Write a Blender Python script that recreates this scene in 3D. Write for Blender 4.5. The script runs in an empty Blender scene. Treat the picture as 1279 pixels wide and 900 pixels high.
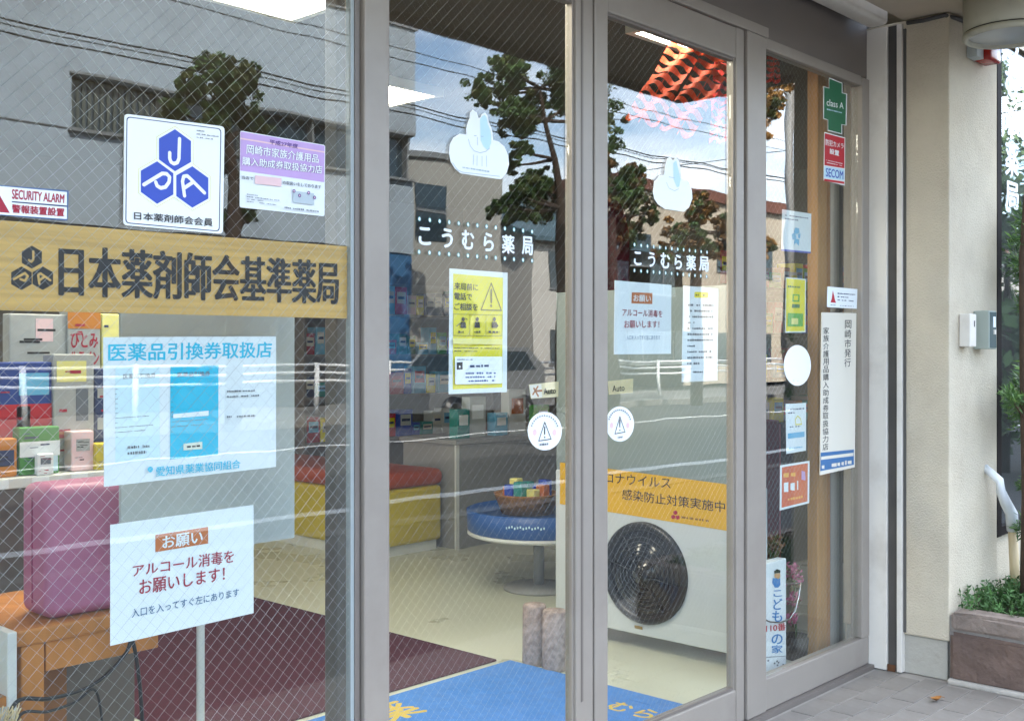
import bpy, bmesh, math, random
from mathutils import Vector, Matrix
random.seed(11)
S = bpy.context.scene
COL = S.collection
R = math.radians

# ---------------------------------------------------------------- camera
FPX, VPX, HZ, CAMH = 1400.0, 1930.0, 438.0, 1.35       # measured from the photograph's vanishing points
ANG = math.atan((VPX - 640) / FPX)
FX, FY = math.cos(ANG), math.sin(ANG)
RX, RY = FY, -FX
CAMD = 2.1449                                            # metres from the shop front
cam = bpy.data.cameras.new('camera')
cam.lens = 36.0 * FPX / 1279.0
cam.sensor_width = 36.0
cam.shift_y = -12.0 / 1279.0
cam.clip_start, cam.clip_end = 0.05, 2000
co = bpy.data.objects.new('camera', cam)
co.location = (0, -CAMD, CAMH)
co.rotation_euler = (R(90), 0, ANG - R(90))
COL.objects.link(co)
S.camera = co

# ---------------------------------------------------------------- sky, sun, exposure
SUN_EL, SUN_AZ = 40.0, -20.0          # the sun stands behind the shop; azimuth from +Y towards +X
W = bpy.data.worlds.new('World'); S.world = W; W.use_nodes = True
nt = W.node_tree; nt.nodes.clear()
wo = nt.nodes.new('ShaderNodeOutputWorld'); bg = nt.nodes.new('ShaderNodeBackground')
sky = nt.nodes.new('ShaderNodeTexSky'); sky.sky_type = 'NISHITA'; sky.sun_disc = False
sky.sun_elevation = R(SUN_EL); sky.sun_rotation = R(SUN_AZ); sky.air_density = 1.0; sky.dust_density = 1.2; sky.ozone_density = 1.5
tc = nt.nodes.new('ShaderNodeTexCoord')
sep = nt.nodes.new('ShaderNodeSeparateXYZ'); nt.links.new(tc.outputs['Generated'], sep.inputs[0])
zad = nt.nodes.new('ShaderNodeMath'); zad.operation = 'ADD'; zad.inputs[1].default_value = 0.16
zmx = nt.nodes.new('ShaderNodeMath'); zmx.operation = 'MAXIMUM'; zmx.inputs[1].default_value = 0.05
nt.links.new(sep.outputs[2], zad.inputs[0]); nt.links.new(zad.outputs[0], zmx.inputs[0])
vdx = nt.nodes.new('ShaderNodeMath'); vdx.operation = 'DIVIDE'; vdy = nt.nodes.new('ShaderNodeMath'); vdy.operation = 'DIVIDE'
nt.links.new(sep.outputs[0], vdx.inputs[0]); nt.links.new(zmx.outputs[0], vdx.inputs[1])
nt.links.new(sep.outputs[1], vdy.inputs[0]); nt.links.new(zmx.outputs[0], vdy.inputs[1])
cmb = nt.nodes.new('ShaderNodeCombineXYZ'); nt.links.new(vdx.outputs[0], cmb.inputs[0]); nt.links.new(vdy.outputs[0], cmb.inputs[1])
noi = nt.nodes.new('ShaderNodeTexNoise'); noi.inputs['Scale'].default_value = 1.05; noi.inputs['Detail'].default_value = 9; noi.inputs['Roughness'].default_value = 0.55
nt.links.new(cmb.outputs[0], noi.inputs['Vector'])
rmp = nt.nodes.new('ShaderNodeValToRGB'); rmp.color_ramp.elements[0].position = 0.46; rmp.color_ramp.elements[1].position = 0.68
nt.links.new(noi.outputs['Fac'], rmp.inputs[0])
cm = nt.nodes.new('ShaderNodeMixRGB'); cm.inputs[2].default_value = (8.2, 8.5, 8.9, 1)
nt.links.new(rmp.outputs[0], cm.inputs[0]); nt.links.new(sky.outputs[0], cm.inputs[1])
nt.links.new(cm.outputs[0], bg.inputs[0]); bg.inputs[1].default_value = 0.15
nt.links.new(bg.outputs[0], wo.inputs[0])
sl = bpy.data.lights.new('sun', 'SUN'); sl.energy = 3.0; sl.angle = R(0.5); sl.color = (1, .95, .87)
so = bpy.data.objects.new('sun', sl); COL.objects.link(so); so.location = (0, 30, 40)
sd = Vector((math.sin(R(SUN_AZ)) * math.cos(R(SUN_EL)), math.cos(R(SUN_AZ)) * math.cos(R(SUN_EL)), math.sin(R(SUN_EL))))
so.rotation_euler = sd.to_track_quat('Z', 'Y').to_euler()
S.view_settings.view_transform = 'Standard'; S.view_settings.look = 'None'; S.view_settings.gamma = 1
S.view_settings.use_curve_mapping = False
S.view_settings.exposure = 2.92
S.cycles.max_bounces = 10; S.cycles.diffuse_bounces = 4; S.cycles.glossy_bounces = 5
S.cycles.transparent_max_bounces = 24; S.cycles.transmission_bounces = 6
S.cycles.sample_clamp_indirect = 6.0
S.cycles.caustics_reflective = False; S.cycles.caustics_refractive = False
S.cycles.use_denoising = True

# ---------------------------------------------------------------- measuring: a direction in the photo meets a plane of the place
def ray(u):
    s = (u - 640) / FPX
    return FX + s * RX, FY + s * RY
def PY(u, v, y=0.0):
    dx, dy = ray(u); t = (CAMD + y) / dy
    return Vector((dx * t, y, CAMH + (HZ - v) * t / FPX))
def PX(u, v, x):
    dx, dy = ray(u); t = x / dx
    return Vector((x, dy * t - CAMD, CAMH + (HZ - v) * t / FPX))
def PZ(u, v, z=0.0):
    dx, dy = ray(u); t = (z - CAMH) * FPX / (HZ - v)
    return Vector((dx * t, dy * t - CAMD, z))

# ---------------------------------------------------------------- materials
def lin(c):
    if isinstance(c, str):
        c = [int(c[i:i + 2], 16) / 255 for i in (0, 2, 4)]
    return tuple(x / 12.92 if x <= .04045 else ((x + .055) / 1.055) ** 2.4 for x in c)
MATS = {}
def mat(name, color, rough=.6, metal=0, var=0.0, vscale=6, bump=0.0, bscale=60, spec=.5, dirt=None, dscale=3, alpha=None):
    if name in MATS: return MATS[name]
    m = bpy.data.materials.new(name); m.use_nodes = True; n = m.node_tree; b = n.nodes['Principled BSDF']
    c = lin(color) if isinstance(color, str) else color
    b.inputs['Base Color'].default_value = (*c, 1); b.inputs['Roughness'].default_value = rough; b.inputs['Metallic'].default_value = metal
    b.inputs['Specular IOR Level'].default_value = spec
    t = n.nodes.new('ShaderNodeTexCoord')
    if var or dirt:
        no = n.nodes.new('ShaderNodeTexNoise'); no.inputs['Scale'].default_value = vscale; no.inputs['Detail'].default_value = 6
        n.links.new(t.outputs['Object'], no.inputs['Vector'])
        mp = n.nodes.new('ShaderNodeMapRange'); mp.inputs[1].default_value = .3; mp.inputs[2].default_value = .7
        mp.inputs[3].default_value = 1 - var; mp.inputs[4].default_value = 1 + var
        n.links.new(no.outputs['Fac'], mp.inputs[0])
        mu = n.nodes.new('ShaderNodeMixRGB'); mu.blend_type = 'MULTIPLY'; mu.inputs[0].default_value = 1; mu.inputs[1].default_value = (*c, 1)
        n.links.new(mp.outputs[0], mu.inputs[2]); out = mu.outputs[0]
        if dirt:
            n2 = n.nodes.new('ShaderNodeTexNoise'); n2.inputs['Scale'].default_value = dscale; n2.inputs['Detail'].default_value = 8; n2.inputs['Roughness'].default_value = .65
            n.links.new(t.outputs['Object'], n2.inputs['Vector'])
            r2 = n.nodes.new('ShaderNodeValToRGB'); r2.color_ramp.elements[0].position = .48; r2.color_ramp.elements[1].position = .72
            n.links.new(n2.outputs['Fac'], r2.inputs[0])
            m2 = n.nodes.new('ShaderNodeMixRGB'); m2.inputs[2].default_value = (*(lin(dirt) if isinstance(dirt, str) else dirt), 1)
            sc_ = n.nodes.new('ShaderNodeMath'); sc_.operation = 'MULTIPLY'; sc_.inputs[1].default_value = .6
            n.links.new(r2.outputs[0], sc_.inputs[0]); n.links.new(sc_.outputs[0], m2.inputs[0]); n.links.new(out, m2.inputs[1]); out = m2.outputs[0]
        n.links.new(out, b.inputs['Base Color'])
        rr = n.nodes.new('ShaderNodeMapRange'); rr.inputs[3].default_value = max(.02, rough - .08); rr.inputs[4].default_value = min(1, rough + .1)
        n.links.new(no.outputs['Fac'], rr.inputs[0]); n.links.new(rr.outputs[0], b.inputs['Roughness'])
    if bump:
        nb = n.nodes.new('ShaderNodeTexNoise'); nb.inputs['Scale'].default_value = bscale; nb.inputs['Detail'].default_value = 4
        n.links.new(t.outputs['Object'], nb.inputs['Vector'])
        bu = n.nodes.new('ShaderNodeBump'); bu.inputs['Strength'].default_value = bump; bu.inputs['Distance'].default_value = .01
        n.links.new(nb.outputs['Fac'], bu.inputs['Height']); n.links.new(bu.outputs[0], b.inputs['Normal'])
    MATS[name] = m
    return m
def emit(name, color, strength):
    m = bpy.data.materials.new(name); m.use_nodes = True; n = m.node_tree; n.nodes.clear()
    o = n.nodes.new('ShaderNodeOutputMaterial'); e = n.nodes.new('ShaderNodeEmission')
    e.inputs[0].default_value = (*lin(color), 1); e.inputs[1].default_value = strength
    n.links.new(e.outputs[0], o.inputs[0]); return m
def glass(name, ior=1.50, tint=(.95, .97, .96), wav=.012):
    m = bpy.data.materials.new(name); m.use_nodes = True; n = m.node_tree; n.nodes.clear()
    o = n.nodes.new('ShaderNodeOutputMaterial'); mx = n.nodes.new('ShaderNodeMixShader')
    fr = n.nodes.new('ShaderNodeFresnel'); fr.inputs[0].default_value = ior
    geo = n.nodes.new('ShaderNodeNewGeometry')
    # the same fresnel from either side of the pane
    bf = n.nodes.new('ShaderNodeMapRange'); bf.inputs[3].default_value = ior; bf.inputs[4].default_value = 1 / ior
    n.links.new(geo.outputs['Backfacing'], bf.inputs[0])
    n.links.new(bf.outputs[0], fr.inputs[0])
    tr = n.nodes.new('ShaderNodeBsdfTransparent'); tr.inputs[0].default_value = (*tint, 1)
    gl = n.nodes.new('ShaderNodeBsdfGlossy'); gl.inputs['Roughness'].default_value = 0.0; gl.inputs[0].default_value = (1, 1, 1, 1)
    tcn = n.nodes.new('ShaderNodeTexCoord'); no = n.nodes.new('ShaderNodeTexNoise'); no.inputs['Scale'].default_value = 3.0; no.inputs['Detail'].default_value = 1
    n.links.new(tcn.outputs['Object'], no.inputs['Vector'])
    bu = n.nodes.new('ShaderNodeBump'); bu.inputs['Strength'].default_value = wav; bu.inputs['Distance'].default_value = .05
    n.links.new(no.outputs['Fac'], bu.inputs['Height']); n.links.new(bu.outputs[0], gl.inputs['Normal'])
    n.links.new(fr.outputs[0], mx.inputs[0]); n.links.new(tr.outputs[0], mx.inputs[1]); n.links.new(gl.outputs[0], mx.inputs[2])
    n.links.new(mx.outputs[0], o.inputs[0]); return m

ALU = mat('aluminium', '989087', .42, .12, .06, 2.5, dirt='857b73', dscale=2.2)
ALU_D = mat('aluminium_dark', '766e68', .5, .15, .06, 4)
GASKET = mat('black_gasket', '1d1c1c', .7)
WHITE_P = mat('white_painted_steel', 'dad4ca', .5, 0, .04, 3, dirt='b9b0a4', dscale=5)
PAPER = mat('white_paper', 'eaf0f2', .75, 0, .02, 4)
VINYL = mat('white_vinyl', 'f0f4f5', .35)
BLACK = mat('black_ink', '17161a', .6)
GREYINK = mat('grey_ink', '6a7078', .7)
BLUE = mat('royal_blue_print', '2347b4', .4)
NAVY = mat('navy_print', '26355f', .5)
CYAN = mat('cyan_print', '27bfe0', .6)
CYANP = mat('pale_cyan_print', 'bfe6f0', .6)
RED = mat('red_print', 'c01f30', .5)
CRIM = mat('crimson_print', 'a51f38', .6)
ORANGE = mat('orange_brown_print', 'c2703c', .6)
YEL = mat('yellow_print', 'ecdd1c', .55, 0, .03, 8)
YELP = mat('pale_yellow_print', 'e8e08a', .6)
GREEN = mat('green_print', '1c6b48', .45)
GRN2 = mat('bright_green_print', '4fa83a', .5)
LILAC = mat('lilac_print', 'c3a2d6', .6, 0, .04, 20)
PURP = mat('purple_print', '5c3a86', .6)
PINKP = mat('pale_pink_print', 'e9c6c8', .6)
TEAL = mat('teal_print', '2b8c86', .5)
SKYB = mat('sky_blue_print', '6ab6dc', .5)
PALEBLUE = mat('pale_blue_print', 'c5e6f6', .5)
SKIN = mat('tan_print', 'd8a878', .6)

# ---------------------------------------------------------------- mesh building
def wloc(o):
    v = Vector(o.location)
    while o.parent: o = o.parent; v += Vector(o.location)
    return v
def props(o, label=None, cat=None, group=None, kind=None):
    if label: o['label'] = label
    if cat: o['category'] = cat
    if group: o['group'] = group
    if kind: o['kind'] = kind
    return o
class MB:
    def __init__(s): s.v = []; s.f = []; s.sm = []
    def add(s, vs, fs, smooth=False):
        k = len(s.v); s.v += [tuple(x) for x in vs]; s.f += [tuple(i + k for i in f) for f in fs]; s.sm += [smooth] * len(fs); return s
    def bm(s, bm, smooth=False):
        bm.verts.index_update(); return s.add([v.co[:] for v in bm.verts], [[v.index for v in f.verts] for f in bm.faces], smooth)
    def box(s, a, b, bev=0, M=None, seg=2):
        a = Vector(a); b = Vector(b)
        lo = Vector([min(a[i], b[i]) for i in range(3)]); hi = Vector([max(a[i], b[i]) for i in range(3)])
        bm = bmesh.new(); bmesh.ops.create_cube(bm, size=1)
        for v in bm.verts: v.co = Vector([(lo[i] + hi[i]) / 2 + v.co[i] * (hi[i] - lo[i]) for i in range(3)])
        if bev: bmesh.ops.bevel(bm, geom=bm.edges[:], offset=min(bev, .49 * min(hi - lo)), segments=seg, affect='EDGES', profile=.5)
        if M: bmesh.ops.transform(bm, matrix=M, verts=bm.verts)
        s.bm(bm, bool(bev) and seg > 2); bm.free(); return s
    def prism(s, pts, axis, d):          # polygon pts (3D, planar) extruded by vector d
        n = len(pts); d = Vector(d); P = [Vector(p) for p in pts]
        return s.add(P + [p + d for p in P], [tuple(range(n))[::-1], tuple(range(n, 2 * n))] + [(i, (i + 1) % n, n + (i + 1) % n, n + i) for i in range(n)])
    def tube(s, pts, r, n=8, caps=True, smooth=True):
        P = [Vector(p) for p in pts]; rs = r if isinstance(r, (list, tuple)) else [r] * len(P)
        rings = []; up = None
        for i, p in enumerate(P):
            t = (P[min(i + 1, len(P) - 1)] - P[max(i - 1, 0)]).normalized()
            if up is None: up = Vector((0, 0, 1)) if abs(t.z) < .9 else Vector((1, 0, 0))
            a = t.cross(up).normalized(); b = a.cross(t).normalized(); up = b
            rings.append([p + (a * math.cos(2 * math.pi * k / n) + b * math.sin(2 * math.pi * k / n)) * rs[i] for k in range(n)])
        vs = [q for g in rings for q in g]
        fs = [(i * n + k, i * n + (k + 1) % n, (i + 1) * n + (k + 1) % n, (i + 1) * n + k) for i in range(len(P) - 1) for k in range(n)]
        if caps: fs += [tuple(range(n))[::-1], tuple((len(P) - 1) * n + k for k in range(n))]
        return s.add(vs, fs, smooth)
    def lathe(s, prof, c, axis='Z', n=32, smooth=True, caps=True):   # prof: (r, h)
        c = Vector(c); vs = []
        for r, h in prof:
            for k in range(n):
                a = 2 * math.pi * k / n; p = (r * math.cos(a), r * math.sin(a), h)
                if axis == 'X': p = (h, p[0], p[1])
                elif axis == 'Y': p = (p[0], h, p[1])
                vs.append(c + Vector(p))
        m = len(prof); fs = [(i * n + k, i * n + (k + 1) % n, (i + 1) * n + (k + 1) % n, (i + 1) * n + k) for i in range(m - 1) for k in range(n)]
        if caps: fs += [tuple(range(n))[::-1], tuple((m - 1) * n + k for k in range(n))]
        return s.add(vs, fs, smooth)
    def build(s, name, m, parent=None, label=None, cat=None, group=None, kind=None):
        me = bpy.data.meshes.new(name)
        if parent: off = wloc(parent)
        else:
            xs = list(zip(*s.v)); off = Vector(((min(xs[0]) + max(xs[0])) / 2, (min(xs[1]) + max(xs[1])) / 2, min(xs[2])))
        me.from_pydata([tuple(Vector(v) - off) for v in s.v], [], s.f)
        me.polygons.foreach_set('use_smooth', s.sm); me.update()
        if isinstance(m, bpy.types.Material): me.materials.append(m)
        o = bpy.data.objects.new(name, me); COL.objects.link(o)
        if parent: o.parent = parent
        else: o.location = off
        return props(o, label, cat, group, kind)
def thing(name, loc, label, cat, group=None):
    o = bpy.data.objects.new(name, None); COL.objects.link(o); o.location = loc; o.empty_display_size = .1
    return props(o, label, cat, group)
def copy_tree(o, parent=None):
    c = o.copy(); COL.objects.link(c); c.parent = parent
    for ch in list(o.children): copy_tree(ch, c)
    return c
def bx(name, a, b, m, parent=None, bev=0, seg=2, **k): return MB().box(a, b, bev, None, seg).build(name, m, parent, **k)

# ---------------------------------------------------------------- lettering
_tc = {}
def glyphs(s, bold=0.0):
    key = (s, bold)
    if key in _tc: return _tc[key]
    c = bpy.data.curves.new('lettering', 'FONT'); c.body = s; c.size = 1; c.resolution_u = 3; c.offset = 0
    o = bpy.data.objects.new('lettering', c); COL.objects.link(o)
    dg = bpy.context.evaluated_depsgraph_get(); dg.update()
    me = bpy.data.meshes.new_from_object(o.evaluated_get(dg))
    vs0 = [v.co.xy.copy() for v in me.vertices]; fs0 = [tuple(p.vertices) for p in me.polygons]
    vs, fs = [], []
    # heavier weight: the outline laid down several times, a hair apart
    sh = [(0, 0)] if bold <= 0 else [(bold * a, bold * b) for a, b in ((-1, 0), (1, 0), (0, -.7), (0, .7))]
    for li, (dx, dy) in enumerate(sh):
        k = len(vs); vs += [Vector((v.x + dx, v.y + dy, li * .00004)) for v in vs0]; fs += [tuple(i + k for i in f) for f in fs0]
    bpy.data.objects.remove(o); bpy.data.curves.remove(c); bpy.data.meshes.remove(me)
    _tc[key] = (vs, fs); return vs, fs
class Plane:
    """A flat thing in the place: pixel directions meet it; deco lies in thin layers in front of it."""
    def __init__(s, axis, c, toward): s.axis, s.c, s.t = axis, c, toward; s.k = 0
    def pt(s, p, off): return PY(p[0], p[1], s.c + s.t * off) if s.axis == 'y' else PX(p[0], p[1], s.c + s.t * off)
class Sign:
    def __init__(s, name, label, cat, px, m, side='out', y=None, axis='y', thick=.0008, group=None, rnd=0):
        if axis == 'y': base = y if y is not None else (-.0036 if side == 'out' else .0098); tw = -1
        else: base = y; tw = -1
        s.axis, s.base, s.tw, s.k = axis, base, tw, 0
        if rnd: px = roundpoly(px, rnd)
        mb = MB(); a = [s.pt(p, 0) for p in px]; d = (0, tw * thick, 0) if axis == 'y' else (tw * thick, 0, 0)
        mb.prism(a, 0, d); s.th = thick
        s.o = mb.build(name, m, None, label, cat, group)
    def pt(s, p, off):
        return PY(p[0], p[1], s.base + s.tw * off) if s.axis == 'y' else PX(p[0], p[1], s.base + s.tw * off)
    def lay(s): s.k += 1; return s.th + .0002 + .0003 * s.k
    def poly(s, pts, m, name='printed_patch'):
        o = s.lay(); MB().add([s.pt(p, o) for p in pts], [tuple(range(len(pts)))]).build(name, m, s.o); return s
    def polys(s, L, m, name='printed_marks'):
        o = s.lay(); mb = MB()
        for i, pts in enumerate(L): mb.add([s.pt(p, o + .00004 * i) for p in pts], [tuple(range(len(pts)))])
        mb.build(name, m, s.o); return s
    def text(s, t, q, m, bold=0.0, smear=0.0, name='lettering', vert=False, gap=.12):
        o = s.lay(); mb = MB(); A, B, C, D = [s.pt(p, o) for p in q]     # tl tr br bl
        def put(vs, fs, u0, v0, u1, v1):
            if not vs: return
            x0 = min(v.x for v in vs); x1 = max(v.x for v in vs); y0 = min(v.y for v in vs); y1 = max(v.y for v in vs)
            for dx in ([0] if not smear else [-smear, 0, smear]):
                out = []
                for v in vs:
                    a = u0 + (u1 - u0) * ((v.x - x0) / max(1e-6, x1 - x0)); b = v0 + (v1 - v0) * ((y1 - v.y) / max(1e-6, y1 - y0))
                    a += dx
                    out.append((A * (1 - a) + B * a) * (1 - b) + (D * (1 - a) + C * a) * b + ((Vector((0, -1, 0)) if s.axis == 'y' else Vector((-1, 0, 0))) * (.00016 * (1 + dx / smear if smear else 0) + v.z)))
                mb.add(out, fs)
        if vert:
            n = len(t)
            for i, ch in enumerate(t):
                vs, fs = glyphs(ch, bold); put(vs, fs, 0, i / n + gap / n / 2, 1, (i + 1) / n - gap / n / 2)
        else:
            vs, fs = glyphs(t, bold); put(vs, fs, 0, 0, 1, 1)
        mb.build(name, m, s.o); return s
    def stroke(s, lines, w, m, name='lettering'):
        o = s.lay(); mb = MB()
        for L in lines:
            P = [s.pt(p, o) for p in L]; nrm = Vector((0, 1, 0)) if s.axis == 'y' else Vector((1, 0, 0))
            for i in range(len(P) - 1):
                t = (P[i + 1] - P[i]).normalized(); q = t.cross(nrm) * w / 2
                mb.add([P[i] - q, P[i] + q, P[i + 1] + q, P[i + 1] - q], [(0, 1, 2, 3)])
            for i in range(len(P)):
                dz = nrm * (-.00003 - .00001 * i); t = Vector((1, 0, 0)) if s.axis == 'y' else Vector((0, 1, 0))
                mb.add([P[i] + dz + (t * math.cos(k * math.pi / 5) + Vector((0, 0, 1)) * math.sin(k * math.pi / 5)) * w / 2 for k in range(10)], [tuple(range(10))])
        mb.build(name, m, s.o); return s
    def rows(s, q, n, m, fill=.55, name='small_print', lens=None, cw=.03):
        o = s.lay(); mb = MB(); A, B, C, D = [s.pt(p, o) for p in q]
        for i in range(n):
            e = lens[i % len(lens)] if lens else random.uniform(.75, 1)
            v0, v1 = (i + .5 - fill / 2) / n, (i + .5 + fill / 2) / n; x = 0
            while x < e:
                w = min(random.uniform(.5, 1.6) * cw, e - x)
                if random.random() < .9 and w > .004:
                    j = random.uniform(0, .3) * (v1 - v0)
                    mb.add([(A * (1 - a) + B * a) * (1 - b) + (D * (1 - a) + C * a) * b for a, b in ((x, v0 + j), (x + w, v0 + j), (x + w, v1), (x, v1 - j * .5))], [(0, 1, 2, 3)])
                x += w + cw * random.uniform(.2, .6)
        mb.build(name, m, s.o); return s
    def disc(s, c, rw, m, name='printed_dot', rx=1.0):
        o = s.lay(); P = s.pt(c, o); t = Vector((1, 0, 0)) if s.axis == 'y' else Vector((0, 1, 0))
        MB().add([P + t * math.cos(k * math.pi / 14) * rw * rx + Vector((0, 0, 1)) * math.sin(k * math.pi / 14) * rw for k in range(28)], [tuple(range(28))]).build(name, m, s.o); return s
def roundpoly(px, r, n=4):
    out = []
    for i, p in enumerate(px):
        p = Vector(p); a = Vector(px[i - 1]); b = Vector(px[(i + 1) % len(px)])
        A = p + (a - p).normalized() * r; B = p + (b - p).normalized() * r
        for k in range(n + 1):
            t = k / n; out.append(tuple((A * (1 - t) + p * t) * (1 - t) + (p * (1 - t) + B * t) * t))
    return out
def crop(x0, y0, sc): return lambda *pts: [(x0 + a / sc, y0 + b / sc) for a, b in pts]
def rect(x0, y0, x1, y1): return [(x0, y0), (x1, y0), (x1, y1), (x0, y1)]
def lerp4(q, u0, v0, u1, v1):
    A, B, C, D = [Vector(p) for p in q]
    f = lambda u, v: tuple((A * (1 - u) + B * u) * (1 - v) + (D * (1 - u) + C * u) * v)
    return [f(u0, v0), f(u1, v0), f(u1, v1), f(u0, v1)]
# ================================================================ the setting
CONC = mat('concrete_paving', '7a7874', .85, 0, .12, 3, .15, 80)
ASPH = mat('asphalt', (.042, .043, .045), .9, 0, .2, 5, .3, 150)
LINEP = mat('road_paint', 'e6e6e2', .7, 0, .1, 8)
TILE = mat('grey_porch_tile', '87817a', .62, 0, .08, 7, .05, 120, dirt='6b645d', dscale=4)
GROUT = mat('tile_grout', 'a09991', .9, 0, .1, 20)
FLOORM = mat('cream_linoleum', 'c9cbb6', .28, 0, .05, 2)
CEIL = mat('shop_ceiling', '4b443e', .9, 0, .05, 3)
WALLI = mat('shop_wall', '6e6862', .85, 0, .06, 2)
STUC = mat('beige_stucco', 'c8bda8', .9, 0, .06, 5, .6, 140, dirt='b0a28c', dscale=2.4)
SOFM = mat('beige_soffit', 'b8ab97', .85, 0, .05, 3, .08, 200)
GL = glass('shop_glass')

# far ground (road level) reaching the horizon
g = MB().add([(-400, -400, -.13), (400, -400, -.13), (400, 400, -.13), (-400, 400, -.13)], [(0, 1, 2, 3)]).build('ground', ASPH, kind='structure')
road = MB().add([(-200, -15.3, -.12), (200, -15.3, -.12), (200, -4.6, -.12), (-200, -4.6, -.12)], [(0, 1, 2, 3)]).build('road', ASPH, kind='structure')
for y, w in ((-6.05, .22), (-11.6, .16)):
    MB().add([(-120, y - w / 2, -.115), (140, y - w / 2, -.115), (140, y + w / 2, -.115), (-120, y + w / 2, -.115)], [(0, 1, 2, 3)]).build('road_line', LINEP, road)
MB().box((-120, -15.5, -.125), (140, -15.3, .05), .02).build('kerb', CONC, kind='structure')
MB().box((-120, -4.6, -.125), (140, -4.4, .004), .02).build('kerb', CONC, kind='structure')
bx('far_pavement', (-120, -19.6, -.125), (140, -15.502, .03), CONC, kind='structure')
pav = bx('pavement', (-60, -4.398, -.12), (60, -1.55, -.012), mat('asphalt_pavement', (.075, .075, .077), .9, 0, .15, 4, .3, 120), kind='structure')
# porch: grout bed with single tiles near the door, the rest of the porch one sheet
porch = bx('porch', (-3, -1.548, -.12), (6.6, .12, -.004), GROUT, kind='structure')
tl, tw_, gp = .196, .096, .007
me_t = None
nt_ = 0
y = -.085
ty = -.06
j = 0
while ty > -1.0:
    tx = 3.2 - (j % 2) * .1
    while tx < 4.62:
        cx, cy = tx + tl / 2, ty - tw_ / 2
        inside = not (cx > 4.52 and cy > -.36)
        if inside and 2.9 < cx < 4.66:
            x1 = min(tx + tl, 4.553 if cy < -.02 else 4.553)
            if x1 - tx > .04 and nt_ < 290:
                if abs(x1 - tx - tl) < 1e-6:
                    if me_t is None:
                        o = MB().box((0, 0, -.006), (tl, -tw_, 0), .0015, None, 1).build('tile', TILE, porch); me_t = o.data
                        # centre the shared mesh
                        for v in me_t.vertices: v.co += wloc(porch)
                    else:
                        o = bpy.data.objects.new('tile', me_t); COL.objects.link(o); o.parent = porch
                    o.location = Vector((tx, ty, .0005 + random.uniform(-.0006, .0006))) - wloc(porch)
                    o.rotation_euler = (random.uniform(-.003, .003), random.uniform(-.003, .003), 0)
                else:
                    MB().box((tx, ty - tw_, -.0055), (x1, ty, 0), .0015, None, 1).build('tile', TILE, porch)
                nt_ += 1
        tx += tl + gp
    ty -= tw_ + gp; j += 1

# shop room
bx('floor', (-1.6, .12, -.12), (7.6, 5.5, .02), FLOORM, kind='structure')
bx('ceiling', (-1.6, .045, 2.7), (7.6, 5.5, 2.8), CEIL, kind='structure')
bx('wall_back', (-1.6, 5.502, -.1), (7.6, 5.6, 2.8), WALLI, kind='structure')
bx('wall_left', (-1.7, .12, -.1), (-1.602, 5.6, 2.8), WALLI, kind='structure')
bx('wall_right', (7.602, .12, -.1), (7.7, 5.6, 2.8), WALLI, kind='structure')
bx('door_sill', (-1.6, -.045, -.003), (4.556, .118, .016), ALU_D, kind='structure')

# ---------------------------------------------------------------- the pharmacy building
B = thing('pharmacy_building', (2.5, 2.6, 0), 'cream stucco pharmacy with deep canopy over its glazed aluminium shopfront', 'building')
XW = 4.58
pil = bx('pilaster', (XW, -.355, .162), (5.125, .11, 2.735), STUC, B, .006)
MB().box((XW + .012, -.343, -.002), (5.115, .10, .16), .004).build('plinth', mat('bare_cement', 'aaa69c', .9, 0, .1, 6, .3, 60, dirt='8b857a', dscale=6), pil)
bx('canopy', (-3.0, -1.30, 2.735), (5.10, -.165, 2.83), SOFM, B, .004)
bx('canopy_fascia', (-3.0, -1.335, 2.70), (5.13, -1.301, 3.15), mat('fascia_paint', '9a8f80', .6, 0, .05, 2), B)
bx('canopy_fascia', (5.101, -1.3005, 2.70), (5.13, -.36, 3.15), MATS['fascia_paint'], B)
bx('upper_wall', (-3.0, -.163, 2.9), (9.0, .04, 7.4), STUC, B)
bx('upper_floor', (-3.0, .041, 2.9), (9.0, 6.5, 7.4), STUC, B)
bx('side_wall', (-3.0, -.1, -.1), (-1.75, 5.6, 2.9), STUC, B)
bx('header', (-1.7, -.012, 2.512), (4.556, .043, 2.9), ALU_D, B, .003)
bx('header', (-1.7, -.030, 2.507), (3.70, -.0125, 2.545), ALU, B, .002)
bx('shutter_box', (-1.7, -.135, 2.705), (4.50, -.045, 2.9), WHITE_P, B, .02, 4)
# shutter guides on the jamb
bx('jamb_post', (4.556, -.100, 0.001), (4.60, .03, 2.72), WHITE_P, B, .003)
MB().box((4.570, -.140, .001), (4.5795, -.1005, 2.72)).build('shutter_slot', mat('slot_grey', '4c4844', .8, 0, .2, 6), B)
bx('guide_strip', (4.560, -.163, .001), (4.61, -.1405, 2.72), WHITE_P, B, .003)
bx('sealant_joint', (4.575, -.175, .17), (4.6, -.1635, 2.7), mat('grey_sealant', '55534f', .8), B)
bx('rear_wall', (4.60, -.0005, -.1), (4.8, .109, .16), STUC, B)
# side window right of the pilaster, nearly flush with its face
BRZ = mat('dark_bronze_frame', '1c1615', .75, 0, spec=.15)
bx('window_sill_wall', (5.126, -.33, -.1), (8.6, .1, .52), STUC, B)
bx('wall_end', (8.161, -.33, .521), (8.6, .1, 2.735), STUC, B)
bx('side_window_frame', (5.126, -.356, .521), (5.178, -.25, 2.733), BRZ, B)
bx('side_window_frame', (8.12, -.352, .521), (8.16, -.25, 2.733), BRZ, B)
bx('side_window_frame', (5.1785, -.35, .521), (8.1195, -.25, .56), BRZ, B)
bx('side_window_pane', (5.1785, -.336, .5605), (8.119, -.330, 2.733), GL, B)
bx('window_blind', (5.1785, -.29, .5605), (8.119, -.28, 2.733), mat('dark_blind', '1d1f22', .7), B)

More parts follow.
